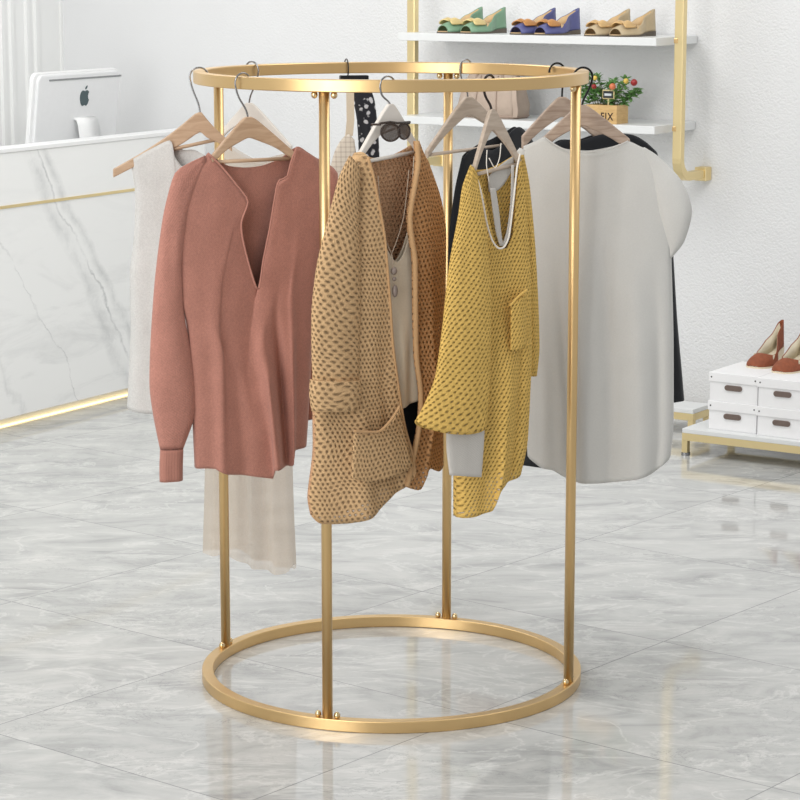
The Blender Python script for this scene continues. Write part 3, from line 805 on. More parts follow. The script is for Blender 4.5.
# ------------------------------------------------------------------ low platforms, shoe boxes, brown shoes
PYAW = WYAW
foot = on_z(684, 455, 0); fw, fs = foot.dot(W), foot.dot(UU)
def platform(name, w0, w1, s0, dep, label):
    r = empty(name, room(w0, s0), PYAW, label, 'display plinth'); L = w1-w0
    link('top_board', box_bm(0, L, 0, dep, .083, .10), M['shelf_white'], r, False, bevel=.002)
    bm = bmesh.new()
    for a in ((0, L, 0, .022), (0, L, dep-.022, dep)): box_bm(*a, .056, .083, bm)
    for a in ((0, .022, .022, dep-.022), (L-.022, L, .022, dep-.022)): box_bm(*a, .056, .083, bm)
    link('frame', bm, M['gold_pale'], r, False, bevel=.001)
    for x, y in ((0, 0), (L-.022, 0), (0, dep-.022), (L-.022, dep-.022), (L*.5, dep-.022), (L*.5, 0)):
        if y == 0 and 0.1 < x < L-.1: continue
        lg = link('leg', box_bm(x, x+.022, y, y+.022, .012, .056), M['gold_pale'], r, False)
        bm = bmesh.new(); bmesh.ops.create_cone(bm, cap_ends=True, segments=16, radius1=.016, radius2=.016, depth=.012, matrix=Matrix.Translation((x+.011, y+.011, .006)))
        link('foot', bm, M['chrome'], lg, False)
    return r
platform('display_plinth', fw-.005, fw+1.05, fs-.01, .40, 'low white plinth on gold legs under the stacked shoe boxes')
p2 = on_z(693, 421, .057)
platform('display_plinth', p2.dot(W)-.62, p2.dot(W), p2.dot(UU), .15, 'low white plinth behind the white blouse, against the plaster wall')

PT = .10
def shoe_box(w, s, z, wid, dep, h, rz, label):
    r = empty('shoe_box', room(w, s, z), PYAW+rz, label, 'box', 'white shoe boxes on the plinth')
    link('body', box_bm(0, wid, 0, dep, 0, h-.012), M['box_white'], r, False, bevel=.002)
    lid = link('lid', box_bm(-.0035, wid+.0035, -.0045, dep+.003, h-.034, h), M['box_white'], r, False, bevel=.002)
    link('handle', prism_bm(rrect(wid/2-.034, wid/2+.034, h-.062, h-.042, .0098), -.005, .001), M['handle_taupe'], r, False, bevel=.001)
    for x in (.008, wid-.008):
        link('rivet', sphere_bm((x, -.003, h-.017), .0035, seg=8), M['dark'], lid)
    return r
bA = on_z(708.5, 428.5, PT); aw, as_ = bA.dot(W), bA.dot(UU)
BH = .104
bB = on_z(757.8, 434.5, PT); bw2 = bB.dot(W); BW = bw2-aw-.009
def top_w(px, py, z): q = on_z(px, py, z); return q.dot(W), q.dot(UU)
shoe_box(aw, as_, PT, BW, .27, BH, 0, 'white lidded shoe box at the bottom of the left stack')
shoe_box(aw+.001, as_+.001, PT+BH, BW, .27, BH, 0, 'white lidded shoe box on top of the left stack, under the brown shoe')
shoe_box(bw2, as_-.012, PT, BW, .27, BH, 0, 'white lidded shoe box at the bottom of the right stack')
shoe_box(bw2+.001, as_-.012, PT+BH, BW, .27, BH, 0, 'white lidded shoe box on top of the right stack')
ZB = PT+2*BH
q = on_z(768, 364.5, ZB)
shoe('wedge_shoe', Vector((q.x, q.y, ZB)), R(180+52), M['brown_shoe'], M['lining_cream'], M['wedge'], 'brown suede wedge shoe on the left stack of boxes', 'shoe', 'brown wedge shoes', Ln=.215, heel=.05, wedge=M['wedge'], peep=False, tall=.104, vamp=.28)
q = on_z(793.5, 369.5, ZB)
shoe('wedge_shoe', Vector((q.x, q.y, ZB)), R(180+52), M['brown_shoe'], M['lining_cream'], M['wedge'], 'brown suede wedge shoe on the right stack, cut off by the photo edge', 'shoe', 'brown wedge shoes', Ln=.215, heel=.05, wedge=M['wedge'], peep=False, tall=.104, vamp=.28)

# ------------------------------------------------------------------ the round rack
RC = Vector((-.02133, 5.9515, 0)); RH, RO, RT = 1.50991, .475, .0282; RM = RO-RT/2
rack = empty('round_clothes_rack', RC, 0, 'gold round clothes rack with two rings and four poles', 'clothes rack')
def ring_bm(z0, z1, n=160):
    bm = bmesh.new(); rr = []
    for i in range(n):
        a = 2*pi*i/n; c, s = cos(a), sin(a)
        rr.append([bm.verts.new((r*c, r*s, z)) for r, z in ((RO, z0), (RO, z1), (RO-RT, z1), (RO-RT, z0))])
    for i in range(n):
        A, B = rr[i], rr[(i+1) % n]
        for k in range(4): bm.faces.new((A[k], B[k], B[(k+1) % 4], A[(k+1) % 4]))
    bmesh.ops.recalc_face_normals(bm, faces=bm.faces); return bm
def autosmooth(o):
    for p in o.data.polygons: p.use_smooth = True
    o.data.set_sharp_from_angle(angle=R(40))
for nm, a, b_ in (('top_ring', RH-RT, RH), ('base_ring', 0, RT)):
    o = link(nm, ring_bm(a, b_), M['gold'], rack, True, bevel=.002); autosmooth(o)
for deg in (158.4, -108.75, -19.5, 71.5):
    a = R(deg); x, y = RM*cos(a), RM*sin(a)
    link('pole', tube_bm([(x, y, RT), (x, y, RH-RT)], .0122, 20), M['gold'], rack)
    for s in (-1, 1):
        for z in (RT+.0065, RH-RT-.0065):
            a2 = a+s*.0235/RM
            link('bolt', sphere_bm((RM*cos(a2), RM*sin(a2), z), .0078, seg=14, scale=(1, 1, 1.1)), M['gold_bolt'], rack)

# ------------------------------------------------------------------ hangers
def ring_point(px, back):
    """where the pixel column px crosses the middle of the top ring tube"""
    best = None
    for i in range(721):
        a = pi*i/720*(1 if back else -1)
        p = RC + Vector((RM*cos(a), RM*sin(a), RH))
        x = 400+F*p.x/(p.y*cos(PIT)-(p.z-CH)*sin(PIT))
        if best is None or abs(x-px) < best[0]: best = (abs(x-px), a, p)
    return best[1], best[2]

def hook_bm(fr, ang, peak, outward=1, wire=.0022, r=.0225, hdir=None):
    """wire hook over the ring tube (in the radial plane) and down to the peak of the hanger; local to frame"""
    rad = Vector((cos(ang), sin(ang), 0))
    if hdir: rad = Vector((hdir[0], hdir[1], 0)).normalized(); outward = 1; r = .0225
    rx, ry = rad.dot(fr.ex)*outward, rad.dot(fr.ey)*outward
    pts = []
    zc = -.0145
    for i in range(15):
        a = R(200-200*i/14-18)
        pts.append(Vector((r*cos(a)*rx, r*cos(a)*ry, zc+r*sin(a))))
    tail = pts[-1]
    pk = Vector((peak.x, peak.y, peak.z-.012))
    tg = (pts[-1]-pts[-2]).normalized(); D_ = (tail-pk).length
    h1 = tail + tg*D_*.5; h2 = pk + Vector((0, 0, D_*.45))
    rest = [tail*(1-t)**3 + h1*(3*t*(1-t)**2) + h2*(3*t*t*(1-t)) + pk*t**3 for t in [i/15 for i in range(16)]]
    pts += rest[1:]
    return tube_bm(smooth_curve(pts, 40), wire, 8)

def hanger(name, px_hook, back, yaw, peak, left, right, wood, metal, label, bar=True, outward=1, wire=.0022, thick=.006, deep=.050, tail=.020, hdir=None, barf=.8, bend=1.0):
    ang, p = ring_point(px_hook, back)
    fr = Frame(p, yaw)
    root = empty(name, p, yaw, label, 'hanger', 'hangers on the round rack')
    P, L, Q = fr.at(*peak), fr.at(*left), fr.at(*right)
    link('hook', hook_bm(fr, ang, P, outward, wire, hdir=hdir), metal, root)
    # shaped wooden shoulder piece: top line through left, peak, right; deeper in the middle
    tp, bt = [], []
    n = 17
    for i in range(2*n+1):
        q = (i-n)/n; E = L if q < 0 else Q; a = abs(q)
        x = P.x+(E.x-P.x)*a
        zt = P.z + (E.z-P.z)*((sqrt(a*a+.0144)-.12)/(sqrt(1.0144)-.12))**bend
        th = tail + (deep-tail)*exp(-(a/.5)**2)
        tp.append((x, zt)); bt.append((x, zt-th))
    # round the crown
    c = n
    tp[c] = (tp[c][0], tp[c][1]-.002)
    bm = prism_bm(tp + bt[::-1], -thick, thick)
    link('shoulder_bar', bm, wood, root, False, bevel=.003)
    if bar:
        a = Vector((P.x+(L.x-P.x)*barf, 0, P.z+(L.z-P.z)*barf-tail-.001)); b_ = Vector((P.x+(Q.x-P.x)*barf, 0, P.z+(Q.z-P.z)*barf-tail-.001))
        link('trouser_bar', tube_bm([a, b_], .0045, 10), wood, root)
    return fr, root, P, L, Q

def garment(name, fr, label, cat, group='garments on the round rack'):
    return empty(name, fr.o, fr.yaw, label, cat, group)

def edge_trim(name, fr, pts, mat, parent, r=.0022, y=0.0, n=60):
    return link(name, tube_bm(px_curve(fr, pts, n, y), r, 8), mat, parent)

exec_parts = []
# ---- pale grey sleeveless top (left)
fr, *_ = hanger('clothes_hanger', 198, False, R(8), (200, 111), (113, 169), (232, 143), M['wood_tan'], M['chrome'],
                'tan wooden hanger carrying the pale grey sleeveless top', outward=1, barf=.6, bend=.72)
g = garment('sleeveless_top', fr, 'pale grey linen sleeveless top, leftmost garment on the rack', 'top')
shell('body', fr, M['greytop'], g, top=[(131, 160), (150, 149), (170, 140), (174, 155), (182, 166), (194, 167), (203, 158), (212, 162)],
      bottom=[(127.5, 408), (140, 411), (160, 411), (190, 410), (216, 409)],
      left=[(131, 160), (136, 196), (134.5, 240), (130.5, 271), (131, 334), (127.5, 408)],
      right=[(212, 162), (214, 200), (214, 271), (214, 334), (216, 409)],
      back_top=[(131, 160), (150, 149), (170, 140), (176, 146), (184, 150), (194, 150), (204, 155), (212, 162)],
      T=(.012, .035), folds=[(.3, .08, .008, .2, .05), (.6, .1, .01, .2, 0)], seed=2)
edge_trim('armhole_binding', fr, [(131, 160), (136, 196), (134.5, 240), (130.5, 271)], M['greytop'], g, .0018)

# ---- sheer beige dress (behind, on a white hanger)
fr, *_ = hanger('clothes_hanger', 252, True, R(-25), (249, 102), (222, 130), (292, 146), M['hanger_white'], M['chrome'],
                'white hanger carrying the long sheer beige dress behind the rust blouse', outward=-1, bar=False)
g = garment('sheer_dress', fr, 'long sheer beige dress whose hem hangs below the rust blouse', 'dress')
shell('skirt', fr, M['sheer'], g, top=[(222, 140), (236, 150), (255, 160), (275, 156), (290, 152)],
      bottom=[(203, 551), (220, 553), (232, 552), (248, 561), (264, 566), (280, 571), (291, 571), (294.5, 564)],
      left=[(222, 140), (218, 200), (211, 300), (206, 440), (203, 551)], right=[(290, 152), (291, 250), (291, 350), (291, 462), (294.5, 564)],
      T=(.012, .035), folds=[(.18, .06, .012, .3, 0), (.5, .05, -.016, .3, 0), (.62, .035, .016, .35, 0), (.72, .03, -.014, .5, 0), (.84, .05, .014, .3, 0)], seed=4, solid=0)

# ---- rust blouse
fr, hr, P, L, Q = hanger('clothes_hanger', 243, False, R(32), (248, 116), (210, 157), (295, 153), M['wood_tan'], M['chrome'],
                'tan wooden hanger carrying the rust coloured blouse', outward=1, barf=.9)
g = garment('rust_blouse', fr, 'rust pink V-neck knit blouse with balloon sleeves', 'blouse')
shell('body', fr, M['rust'], g,
      top=['lin', (208, 153), (222, 167), (236, 184), (248, 201), (241.5, 222), (243, 240), (250, 268), (258.5, 291), (263, 262), (270, 227), (278, 182), (287, 177), (291, 162), (297, 147), (307, 152), (318, 159)],
      bottom=['lin', (195, 467), (206, 465.5), (216, 465), (228, 470), (240, 471), (258, 472.5), (273, 474), (275, 464), (284, 463.5), (293, 462), (294.5, 447), (306, 446)],
      left=[(208, 153), (190, 180), (180, 235), (181, 300), (187, 325), (191, 380), (195, 467)],
      right=[(318, 159), (326, 195), (321, 250), (315, 284), (312, 340), (309, 400), (306, 446)],
      back_top=[(208, 153), (218, 160), (228, 166), (245, 168), (262, 166), (280, 159), (297, 147), (307, 152), (318, 159)],
      T=(.010, .045), nu=72, nv=80,
      folds=[(.16, .05, .010, .2, .05), (.33, .07, -.008, .3, .05), (.52, .05, .026, .2, .18), (.73, .035, -.026, .3, .02), (.86, .05, .012, .2, 0)], seed=6, skew=.55)
sleeve('sleeve', fr, M['rust_sleeve'], g, [(205, 156), (190, 163), (175, 174), (164, 215), (156, 277), (151.5, 343), (150.6, 387), (155, 420), (161, 451)],
       [(206, 160), (196, 185), (187, 215), (181, 262), (183, 312), (189, 345), (194, 378), (194.5, 412), (182, 450)], y=-.004, flat=.48, flat_top=.22, wr=.004)
c_ = sleeve('cuff', fr, M['rust_rib'], g, [(161, 450), (160.3, 466), (160.5, 482)], [(182.5, 449), (182, 465), (182, 480)], y=-.012, flat=.5, n=10)
sleeve('sleeve', fr, M['rust_sleeve'], g, [(312, 162), (313, 200), (309, 260), (306, 320), (305, 370), (307, 400), (309, 420)],
       [(319, 159), (337, 174), (331, 215), (321, 258), (315, 310), (313.5, 370), (312.5, 419)], y=.022, flat=.5)
edge_trim('neckline_piping', fr, [(208, 153, -.004), (222, 167, -.014), (236, 184, -.026), (248, 201, -.032), (241.5, 222, -.034), (243, 240, -.036), (250, 268, -.04), (258.5, 291, -.044), (263, 262, -.042), (270, 227, -.038), (278, 182, -.03), (287, 177, -.026), (291, 162, -.022), (297, 147, -.014)], M['rust_rib'], g, .0022)

# ---- dark floral and cream plaid pieces on a clip hanger at the back
ang, p = ring_point(346, True); fr = Frame(p, R(12))
root = empty('clip_hanger', p, R(12), 'black clip hanger on the back of the ring holding the floral scarf', 'hanger', 'hangers on the round rack')
link('hook', hook_bm(fr, ang, fr.at(347, 77, -.0), -1, .0018), M['bronze_metal'], root)
q0, q1 = fr.at(340, 74, -.0), fr.at(368, 76, -.0)
link('clip', box_bm(q0.x, q1.x, -.012, .012, q1.z-.016, q1.z+.002), M['black_cloth'], root, False, bevel=.002)
g = garment('floral_scarf', fr, 'dark navy scarf with white flowers hanging from the clip hanger', 'scarf')
shell('cloth', fr, M['floral'], g, top=[(342, 83), (355, 83), (368, 83)], bottom=[(360, 215), (368, 222), (378, 216)],
      left=[(342, 83), (352, 97), (357, 118), (359, 150), (360, 215)], right=[(368, 83), (374, 100), (377, 124), (379, 156), (378, 216)],
      T=(.008, .014), nu=16, folds=[(.4, .15, .006, .0, .1)], seed=8, y=-.0)
g = garment('plaid_cami', fr, 'cream plaid strappy top between the rust blouse and the camel cardigan', 'top')
shell('body', fr, M['plaid'], g, top=[(340, 142), (348, 134), (354, 140)], bottom=[(322, 300), (345, 304), (366, 298)],
      left=[(340, 142), (335, 152), (330, 172), (325, 230), (322, 300)], right=[(354, 140), (356, 155), (360, 175), (364, 230), (366, 298)],
      T=(.006, .014), nu=16, seed=9, y=-.055)
link('strap', flat_path_bm([Vector((v.y, v.x, v.z)) for v in []] or [fr.at(350, 92, -.055), fr.at(350.5, 120, -.055), fr.at(349, 136, -.055)], .02, .003), M['cream'], g, False)

# ---- camel crochet cardigan
CY = R(38)
fr, hr, P, L, Q = hanger('clothes_hanger', 388, False, CY, (390.5, 103), (356, 158), (418, 146), M['hanger_white'], M['chrome'],
                'pale hanger carrying the camel crochet cardigan and the sunglasses', outward=-1, hdir=(-.75, -.66), barf=.92)
FRC = fr
g = garment('crochet_cardigan', fr, 'camel open crochet cardigan with a turned-up sleeve and patch pocket', 'cardigan')
TC = .045
sil_l = [(355, 153), (341, 177), (331, 215), (322, 265), (316, 310), (315, 352), (315, 415), (315, 452), (309.5, 496), (312.5, 515)]
sil_r = [(420, 146), (427.5, 162), (439, 193), (445, 227), (445, 290), (443, 384), (443, 466)]
def half(name, mat, left, right, top, bottom, side, seed, folds=(), nu=30, nv=64):
    bm = bmesh.new(); uvl = bm.loops.layers.uv.new('uv')
    G = coons(px_curve(fr, top, nu), px_curve(fr, bottom, nu), px_curve(fr, left, nv), px_curve(fr, right, nv))
    sheet_into(bm, uvl, G, -1, lambda s, t: 0, folds_fn(folds, seed, .005))
    return link(name, bm, mat, g, solid=.004)
def d(pts, y): return [(a, b, y) for a, b in pts]
def half_bulged(name, mat, left, right, top, bottom, seed, y_open, open_side, folds=(), nu=34, nv=70, solid=.0035):
    """front panel: at the silhouette it meets y=0, at the opening it stands y_open in front"""
    bm = bmesh.new(); uvl = bm.loops.layers.uv.new('uv')
    yl, yr = (0, y_open) if open_side == 'right' else (y_open, 0)
    n_t = len(top); n_b = len(bottom)
    tp = [(a, b, yl+(yr-yl)*i/(n_t-1)) for i, (a, b) in enumerate(top)]
    bt = [(a, b, yl+(yr-yl)*i/(n_b-1)) for i, (a, b) in enumerate(bottom)]
    G = coons(px_curve(fr, tp, nu), px_curve(fr, bt, nu), px_curve(fr, left, nv, yl), px_curve(fr, right, nv, yr))
    T = (lambda s, t: .018*sin(pi*s)*min(1, .3+t*2))
    sheet_into(bm, uvl, G, -1, T, folds_fn(folds, seed, .006))
    return link(name, bm, mat, g, solid=solid)
open_l = [(368, 157), (373, 174), (381, 215), (385, 240), (390, 302), (393, 346), (398, 384), (401, 405), (405.6, 430), (413, 456), (415, 474)]
open_r = [(414, 141), (415, 165), (407, 215), (409, 240), (412, 259), (413.5, 352), (418, 393), (416, 430), (404, 486)]
hem_l = [(312.5, 515), (321, 522), (343, 522), (365, 515), (387, 497), (408, 483), (415, 474)]
hem_r = [(404, 486), (412, 489), (418, 488), (424, 468), (437, 471), (443, 466)]
half_bulged('front_panel', M['camel'], sil_l, open_l, [(355, 153), (361, 152), (368, 157)], hem_l, 11, -.045, 'right', [(.45, .1, .012, .4, .0), (.8, .08, -.008, .4, 0)])
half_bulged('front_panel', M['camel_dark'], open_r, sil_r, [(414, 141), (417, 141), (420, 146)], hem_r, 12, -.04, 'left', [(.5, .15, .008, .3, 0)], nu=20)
bm = bmesh.new(); uvl = bm.loops.layers.uv.new('uv')
G = coons(px_curve(fr, [(355, 153), (368, 158), (384, 160), (400, 153), (415, 145), (420, 146)], 34), px_curve(fr, [(312.5, 515), (328, 520), (350, 518), (368, 510), (390, 494), (415, 476), (443, 466)], 34), px_curve(fr, sil_l, 60), px_curve(fr, sil_r, 60))
sheet_into(bm, uvl, G, 1, bulge(.010, .045), folds_fn([(.5, .1, .01, .3, 0)], 13, .005))
link('back_panel', bm, M['camel_back'], g, solid=.0035)
edge_trim('ribbed_edge', fr, d(open_l, -.046), M['camel_rib'], g, .0032, n=80)
link('ribbed_edge', tube_bm(px_curve(fr, [(a+3, b, -.043) for a, b in open_r], 70), .0062, 10), M['camel_rib'], g)
edge_trim('hem_band', fr, [(a, b, -.045*i/6) for i, (a, b) in enumerate(hem_l)], M['camel_rib'], g, .004)
edge_trim('neck_band', fr, [(357, 155, .004), (368, 159, .010), (384, 161, .013), (400, 154, .013), (414, 145, .008)], M['camel_rib'], g, .005)
sleeve('sleeve', fr, M['camel'], g, [(350, 156), (340, 177), (330, 215), (318, 265), (313, 310), (313, 352), (314, 388)],
       [(360, 172), (358, 195), (358, 225), (359, 265), (359, 310), (358, 350), (357, 388)], y=-.040, flat=.34, wr=.003, solid=.0035)
cf = sleeve('turned_cuff', fr, M['camel'], g, [(312.5, 380), (312, 395), (314, 411)], [(358, 380), (358.5, 394), (357, 409)], y=-.042, flat=.42, n=12, solid=.008)
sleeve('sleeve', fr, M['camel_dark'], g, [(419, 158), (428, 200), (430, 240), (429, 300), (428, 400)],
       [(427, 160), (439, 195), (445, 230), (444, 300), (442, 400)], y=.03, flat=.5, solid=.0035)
# patch pocket
bm = bmesh.new(); uvl = bm.loops.layers.uv.new('uv')
def py_(a): return -.062-.010*sin(pi*(a-352)/64)
pk_t = [(354, 431), (366, 432), (380, 431), (391, 420), (400, 406)]; pk_b = [(352, 478), (366, 482), (382, 480), (398, 474), (413, 466)]
G = coons(px_curve(fr, d(pk_t, -.072), 18), px_curve(fr, d(pk_b, -.064), 18), px_curve(fr, d([(354, 431), (353, 455), (352, 478)], -.066), 16), px_curve(fr, d([(400, 406), (406, 436), (413, 466)], -.056), 16))
sheet_into(bm, uvl, G, -1, lambda s, t: .006*sin(pi*s), folds_fn((), 14, .003))
link('pocket', bm, M['camel'], g, solid=.0035)
edge_trim('pocket_rib', fr, d(pk_t, -.074), M['camel_rib'], g, .0032, n=30)

# things worn inside the cardigan
g = garment('cream_camisole', fr, 'cream silky camisole showing in the open front of the camel cardigan', 'top')
shell('body', fr, M['cream'], g, top=[(378, 232), (386, 250), (395, 262), (403, 250), (411, 222)], bottom=[(372, 412), (392, 410), (410, 402), (426, 396)],
      left=[(378, 232), (377, 300), (372, 412)], right=[(411, 222), (420, 300), (426, 396)], T=(.006, .014), nu=24, folds=[(.4, .08, .006, .2, .1), (.65, .06, -.005, .3, 0)], seed=21, y=-.016)
for a, b_ in (((379, 234), (366, 166)), ((410, 224), (414, 156))): edge_trim('strap', fr, [(*a, -.016), ((a[0]+b_[0])/2, (a[1]+b_[1])/2, -.012), (*b_, -.006)], M['cream'], g, .0012, n=12)
g = garment('black_slip', fr, 'black slip hem peeking out below the camel cardigan', 'slip')
shell('body', fr, M['black_cloth'], g, top=[(376, 330), (400, 330), (428, 330)], bottom=[(380, 484), (397, 489), (410, 480), (426, 466)],
      left=[(376, 330), (378, 400), (380, 484)], right=[(428, 330), (428, 400), (426, 466)], T=(.006, .012), nu=20, seed=22, y=.012)
# necklace
FN = Frame(fr.o, CY)
nk = empty('pendant_necklace', fr.o, CY, 'grey bead pendant necklace hanging in the cardigan opening', 'necklace', None)
for pts in ([(378, 176), (381, 215), (386, 240), (391.5, 254)], [(409, 170), (404, 215), (397, 240), (391.5, 254)]):
    link('cord', tube_bm(px_curve(fr, d(pts, -.046), 20), .0009, 6), M['cord'], nk)
link('cord', tube_bm(px_curve(fr, d([(391.5, 254), (393, 262), (394, 285)], -.046), 8), .0012, 6), M['cord'], nk)
for px, py, r_, sc in ((394, 271, .0075, (1, 1, 1.2)), (394.3, 279, .005, (1, 1, 1)), (395, 291, .0085, (.8, .8, 1.7))):
    link('bead', sphere_bm(fr.at(px, py, -.046), r_, scale=sc), M['bead'], nk)

# sunglasses hung on the cardigan's hanger
sgf = Frame(fr.o + fr.ey*(-.026), R(50))
sg = empty('sunglasses', sgf.o, R(50), 'brown tinted sunglasses hooked on the neck of the pale hanger', 'sunglasses')
for cx_, cy_, hw, hh in ((390.5, 131.5, 9.5, 10), (404, 130.5, 5.8, 9)):
    ring = []
    for i in range(28):
        a = 2*pi*i/28; e = 1 if sin(a) < 0 else .8
        ring.append(sgf.at(cx_+hw*cos(a), cy_-hh*sin(a)*e*.95, 0))
    link('rim', tube_bm(ring, .0024, 8, closed=True), M['frame_dark'], sg)
    bm = bmesh.new(); vs = [bm.verts.new(q) for q in ring]; bm.faces.new(vs)
    link('lens', bm, M['lens'], sg, False, solid=.0015)
link('brow_bar', tube_bm([sgf.at(x, y, 0) for x, y in ((380, 123.5), (390, 122), (398, 123), (410, 122))], .0026, 8), M['frame_dark'], sg)
a = sgf.at(380.5, 124.5, 0); b_ = sgf.at(409.5, 123, 0)
for q, e in ((a, Vector((0, .026, -.001))), (b_, Vector((.0, .09, -.03)))):
    link('temple', tube_bm(smooth_curve([q, q+e*.5, q+e], 8), .0026, 8), M['frame_dark'], sg)

# ---- empty-shouldered grey hanger at the back with a black jacket
fr, *_ = hanger('clothes_hanger', 466, True, R(45), (468, 96), (426, 151), (512, 140), M['wood_grey'], M['chrome'],
                'grey-brown wooden hanger on the back of the ring, half bare, holding the black jacket', outward=-1, hdir=(-.7, -.7), barf=.92)
g = garment('black_jacket', fr, 'black jacket hanging behind the yellow cardigan', 'jacket')
shell('body', fr, M['black_cloth'], g, top=[(462, 158), (468, 151), (478, 147), (490, 150), (502, 142), (508, 132), (518, 127), (533, 142)],
      bottom=[(456, 444), (480, 455), (505, 462), (519, 464.5), (538, 467), (555, 467)],
      left=[(462, 158), (455, 190), (449, 240), (448, 330), (452, 400), (456, 444)], right=[(533, 142), (540, 200), (548, 300), (551, 400), (555, 467)],
      back_top=[(462, 158), (470, 151), (482, 144), (495, 139), (508, 132), (518, 127), (533, 142)], T=(.010, .028), folds=[(.3, .1, .008, .2, 0), (.7, .1, -.008, .2, 0)], seed=31)

# ---- yellow crochet cardigan
fr, *_ = hanger('clothes_hanger', 489, False, CY, (491.5, 108), (472, 172), (520, 160), M['wood_grey'], M['bronze_metal'],
                'grey-brown wooden hanger with a dark hook carrying the yellow sweater', outward=-1, wire=.003, deep=.05, hdir=(-.6, -.8), barf=.9)
g = garment('yellow_sweater', fr, 'mustard yellow open-knit sweater with white neckline binding', 'sweater')
neck = [(471, 165), (476, 176), (481, 192), (487, 224), (492, 240), (498, 248), (504, 247), (509, 236), (513, 205), (517, 168), (520, 154)]
shell('body', fr, M['yellow'], g, top=neck, bottom=[(457, 517), (466, 515), (476, 511), (483, 507), (485, 493), (494, 483), (505, 477), (517, 472)],
      left=[(471, 165), (470, 200), (467, 260), (462, 330), (459, 400), (457, 476), (457, 517)],
      right=[(520, 154), (524, 187), (528, 259), (528.5, 346), (527, 384), (524, 440), (517, 472)],
      back_top=[(471, 165), (480, 170), (492, 169), (505, 163), (514, 157), (520, 154)],
      T=(.010, .04), nu=56, nv=76, folds=[(.5, .08, .010, .2, 0), (.75, .07, -.010, .2, 0), (.25, .08, -.006, .4, 0)], seed=41, solid=.003)
bm = bmesh.new(); uvl = bm.loops.layers.uv.new('uv')
sleeve('sleeve', fr, M['yellow'], g, [(471, 165), (463, 187), (459, 215), (451, 259), (446, 300), (443, 330), (436, 377), (424, 406), (416, 420)],
       [(476, 172), (480, 195), (485, 225), (488, 260), (490, 300), (490, 340), (489, 380), (487, 405), (486, 423)], y=-.042, flat=.26, n=60, m=40, wr=.002, solid=.003, sag=.026, us=.24)
sleeve('sleeve', fr, M['yellow'], g, [(518, 156), (520, 190), (524, 259), (526, 330), (527, 376)],
       [(523, 155), (529, 187), (535, 259), (538.5, 346), (536, 376)], y=.005, flat=.55, solid=.003)
edge_trim('neckline_binding', fr, [(a, b, -.006-.032*sin(pi*i/10)) for i, (a, b) in enumerate(neck)], M['white_trim'], g, .0022, n=80)
bm = bmesh.new(); uvl = bm.loops.layers.uv.new('uv')
G = coons(px_curve(fr, d([(511, 305), (518, 297), (526, 291)], -.045), 12), px_curve(fr, d([(511, 352), (519, 349), (526, 343)], -.044), 12), px_curve(fr, d([(511, 305), (511, 352)], -.047), 14), px_curve(fr, d([(526, 291), (526, 343)], -.034), 14))
sheet_into(bm, uvl, G, -1, lambda s, t: .008*sin(pi*s), folds_fn((), 43, .003))
link('pocket', bm, M['yellow'], g, solid=.004)
edge_trim('pocket_rib', fr, d([(510, 306), (518, 297), (527, 290)], -.050), M['yellow_solid'], g, .003, n=16)
# white tee layered in it
g = garment('white_tee', fr, 'white tee layered inside the yellow sweater, one sleeve end showing', 'shirt')
bm = bmesh.new(); uvl = bm.loops.layers.uv.new('uv')
G = coons(px_curve(fr, d([(488, 177), (497, 168), (506, 161), (514, 156)], .006), 16), px_curve(fr, d([(489, 192), (498, 190), (506, 181), (513, 168)], -.002), 16), px_curve(fr, d([(488, 177), (489, 192)], .003), 8), px_curve(fr, d([(514, 156), (513, 168)], .003), 8))
sheet_into(bm, uvl, G, -1, lambda s, t: 0, folds_fn((), 44, .001)); link('collar', bm, M['offwhite'], g, solid=.002)
for Lq, Rq in (([(490, 188), (493, 212), (496, 232), (500, 246)], [(495.5, 188), (499, 212), (501, 232), (503, 246)]), ([(511.5, 165), (510.5, 202), (507, 230), (502, 246)], [(514, 165), (513, 202), (509.5, 230), (504, 246)])):
    bm = bmesh.new(); uvl = bm.loops.layers.uv.new('uv')
    G = coons(px_curve(fr, [(*Lq[0], -.01), (*Rq[0], -.01)], 5), px_curve(fr, [(*Lq[-1], -.02), (*Rq[-1], -.02)], 5), [q for q in smooth_curve([fr.at(a, b, -.01-.01*i/3) for i, (a, b) in enumerate(Lq)], 24)], [q for q in smooth_curve([fr.at(a, b, -.01-.01*i/3) for i, (a, b) in enumerate(Rq)], 24)])
    sheet_into(bm, uvl, G, -1, lambda s, t: 0, folds_fn((), 45, .001)); link('front_edge', bm, M['offwhite'], g, solid=.002)
sleeve('inner_sleeve', fr, M['offwhite'], g, [(452, 395), (447, 430), (447, 450), (450, 475)], [(484, 395), (484, 430), (483, 450), (481, 477)], y=-.047, flat=.14, n=24)
for pts in ([(487, 150), (486.5, 165), (489, 182)], [(501, 143), (499.5, 158), (495, 168), (489, 158)]):
    link('hanging_loop', tube_bm(px_curve(fr, d(pts, -.010), 16), .0011, 6), M['white_trim'], g)

# ---- black shirt at the right back
fr, *_ = hanger('clothes_hanger', 557, True, R(24), (562, 96), (522, 136), (603, 132), M['wood_ash'], M['black_metal'],
                'ash wooden hanger on the back right of the ring carrying the black shirt', outward=1, wire=.0026, bar=False, deep=.052, tail=.032)
g = garment('black_shirt', fr, 'black shirt behind the white blouse, its side edge showing at the right', 'shirt')
shell('body', fr, M['black_cloth'], g, top=[(548, 148), (562, 140), (580, 140), (600, 134), (628, 134), (643, 141), (657, 153)],
      bottom=[(560, 425), (600, 412), (640, 404), (684, 400)], left=[(548, 148), (548, 250), (552, 340), (560, 425)],
      right=[(657, 153), (668, 200), (673, 255), (677, 320), (684, 400)], T=(.012, .028), folds=[(.4, .1, .008, .2, 0)], seed=51)

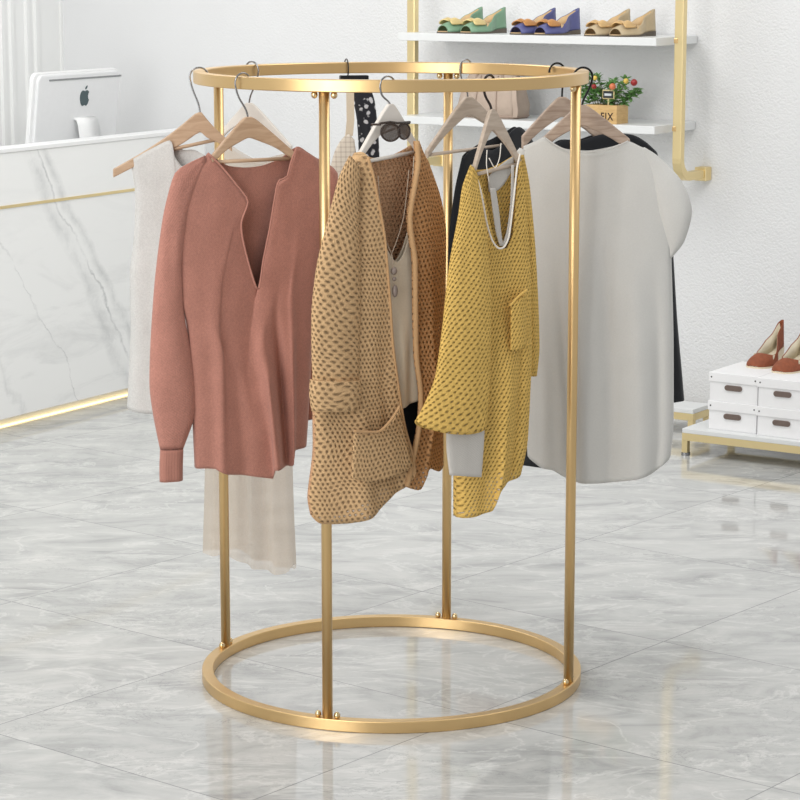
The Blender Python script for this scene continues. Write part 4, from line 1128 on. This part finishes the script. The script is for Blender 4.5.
# ---- white blouse
fr, *_ = hanger('clothes_hanger', 585, False, R(-3), (582, 104), (541, 139), (630, 139), M['wood_ash'], M['black_metal'],
                'ash wooden hanger on the right end of the ring carrying the white blouse', outward=1, wire=.0026, deep=.052, tail=.030, bar=False)
g = garment('white_blouse', fr, 'loose white short-sleeved blouse, rightmost garment on the rack', 'blouse')
shell('body', fr, M['white_cloth'], g, top=[(524, 146), (535, 141), (544, 137), (554, 144), (564, 149), (581, 152.5), (600, 151.5), (615, 147), (628, 141), (643, 148)],
      bottom=[(528, 456), (540, 463), (552, 466), (566, 474), (580, 478), (606, 479), (638, 474), (655, 468), (670, 456)],
      left=[(524, 146), (519, 200), (523, 300), (528, 380), (527, 430), (528, 456)], right=[(643, 148), (664, 178), (672, 215), (671, 254), (673, 334), (673, 427), (670, 456)],
      back_top=[(524, 146), (535, 142), (544, 138), (556, 146), (570, 150), (590, 151), (612, 147), (628, 142), (643, 148)],
      T=(.012, .055), nu=64, nv=70, folds=[(.10, .05, .016, .35, .02), (.22, .05, -.020, .3, .10), (.40, .07, .014, .15, -.05), (.56, .06, -.014, .1, .0), (.72, .07, .014, .2, .04), (.88, .04, -.010, .3, 0)], seed=61)
sleeve('sleeve', fr, M['white_cloth'], g, [(640, 150), (648, 175), (654, 205), (660, 230), (668, 256)], [(644, 147.5), (656, 155), (668, 166), (679, 178), (688, 195), (691.5, 214), (684, 241), (671, 258)], y=-.004, flat=.5, flat_top=.3, n=44)
sleeve('sleeve', fr, M['white_cloth'], g, [(520, 148), (505, 168), (494, 205), (512, 250)], [(530, 152), (524, 185), (521, 215), (519, 248)], y=.0, flat=.35, n=30)
edge_trim('neckline_facing', fr, [(544, 137, -.016), (554, 144, -.02), (564, 149, -.024), (581, 152.5, -.026), (600, 151.5, -.025), (615, 147, -.022), (628, 141, -.016)], M['white_cloth'], g, .0016)

# ------------------------------------------------------------------ light
w = bpy.data.worlds.new('world'); SC.world = w; w.use_nodes = True
bg = w.node_tree.nodes['Background']; bg.inputs[0].default_value = (1, 1, 1, 1); bg.inputs[1].default_value = .57
def area(name, loc, target, size, power, col=(1, 1, 1)):
    l = bpy.data.lights.new(name, 'AREA'); l.energy = power; l.color = col; l.shape = 'RECTANGLE'; l.size, l.size_y = size
    o = bpy.data.objects.new(name, l); COL.objects.link(o); o.location = loc
    o.rotation_euler = (Vector(target)-Vector(loc)).to_track_quat('-Z', 'Y').to_euler(); return o
area('overhead_fill_light', (-1.8, 3.6, 3.4), (-.2, 6.2, .6), (2.4, 1.6), 60, (1, .98, .95))  # unseen overhead fill, added for soft shading on the rack from the left
area('overhead_fill_light', (1.6, 6.6, 3.4), (1.2, 7.4, 0), (2, 2), 34, (1, .99, .97))  # unseen overhead fill, added above the right side
area('overhead_fill_light', (-1.2, 8.2, 3.4), (-1.2, 8.8, .4), (2, 1.6), 50, (1, .99, .97))  # unseen overhead fill, added to brighten the wall by the counter
area('front_left_fill_light', (-3.6, .6, 1.7), (-.2, 6, 1.0), (3.0, 2.6), 150, (1, .99, .97))  # unseen area light at the front left, added for highlights on the gold
vs = SC.view_settings
vs.view_transform = 'Standard'; vs.look = 'None'; vs.gamma = 1; vs.exposure = 0; vs.use_curve_mapping = False
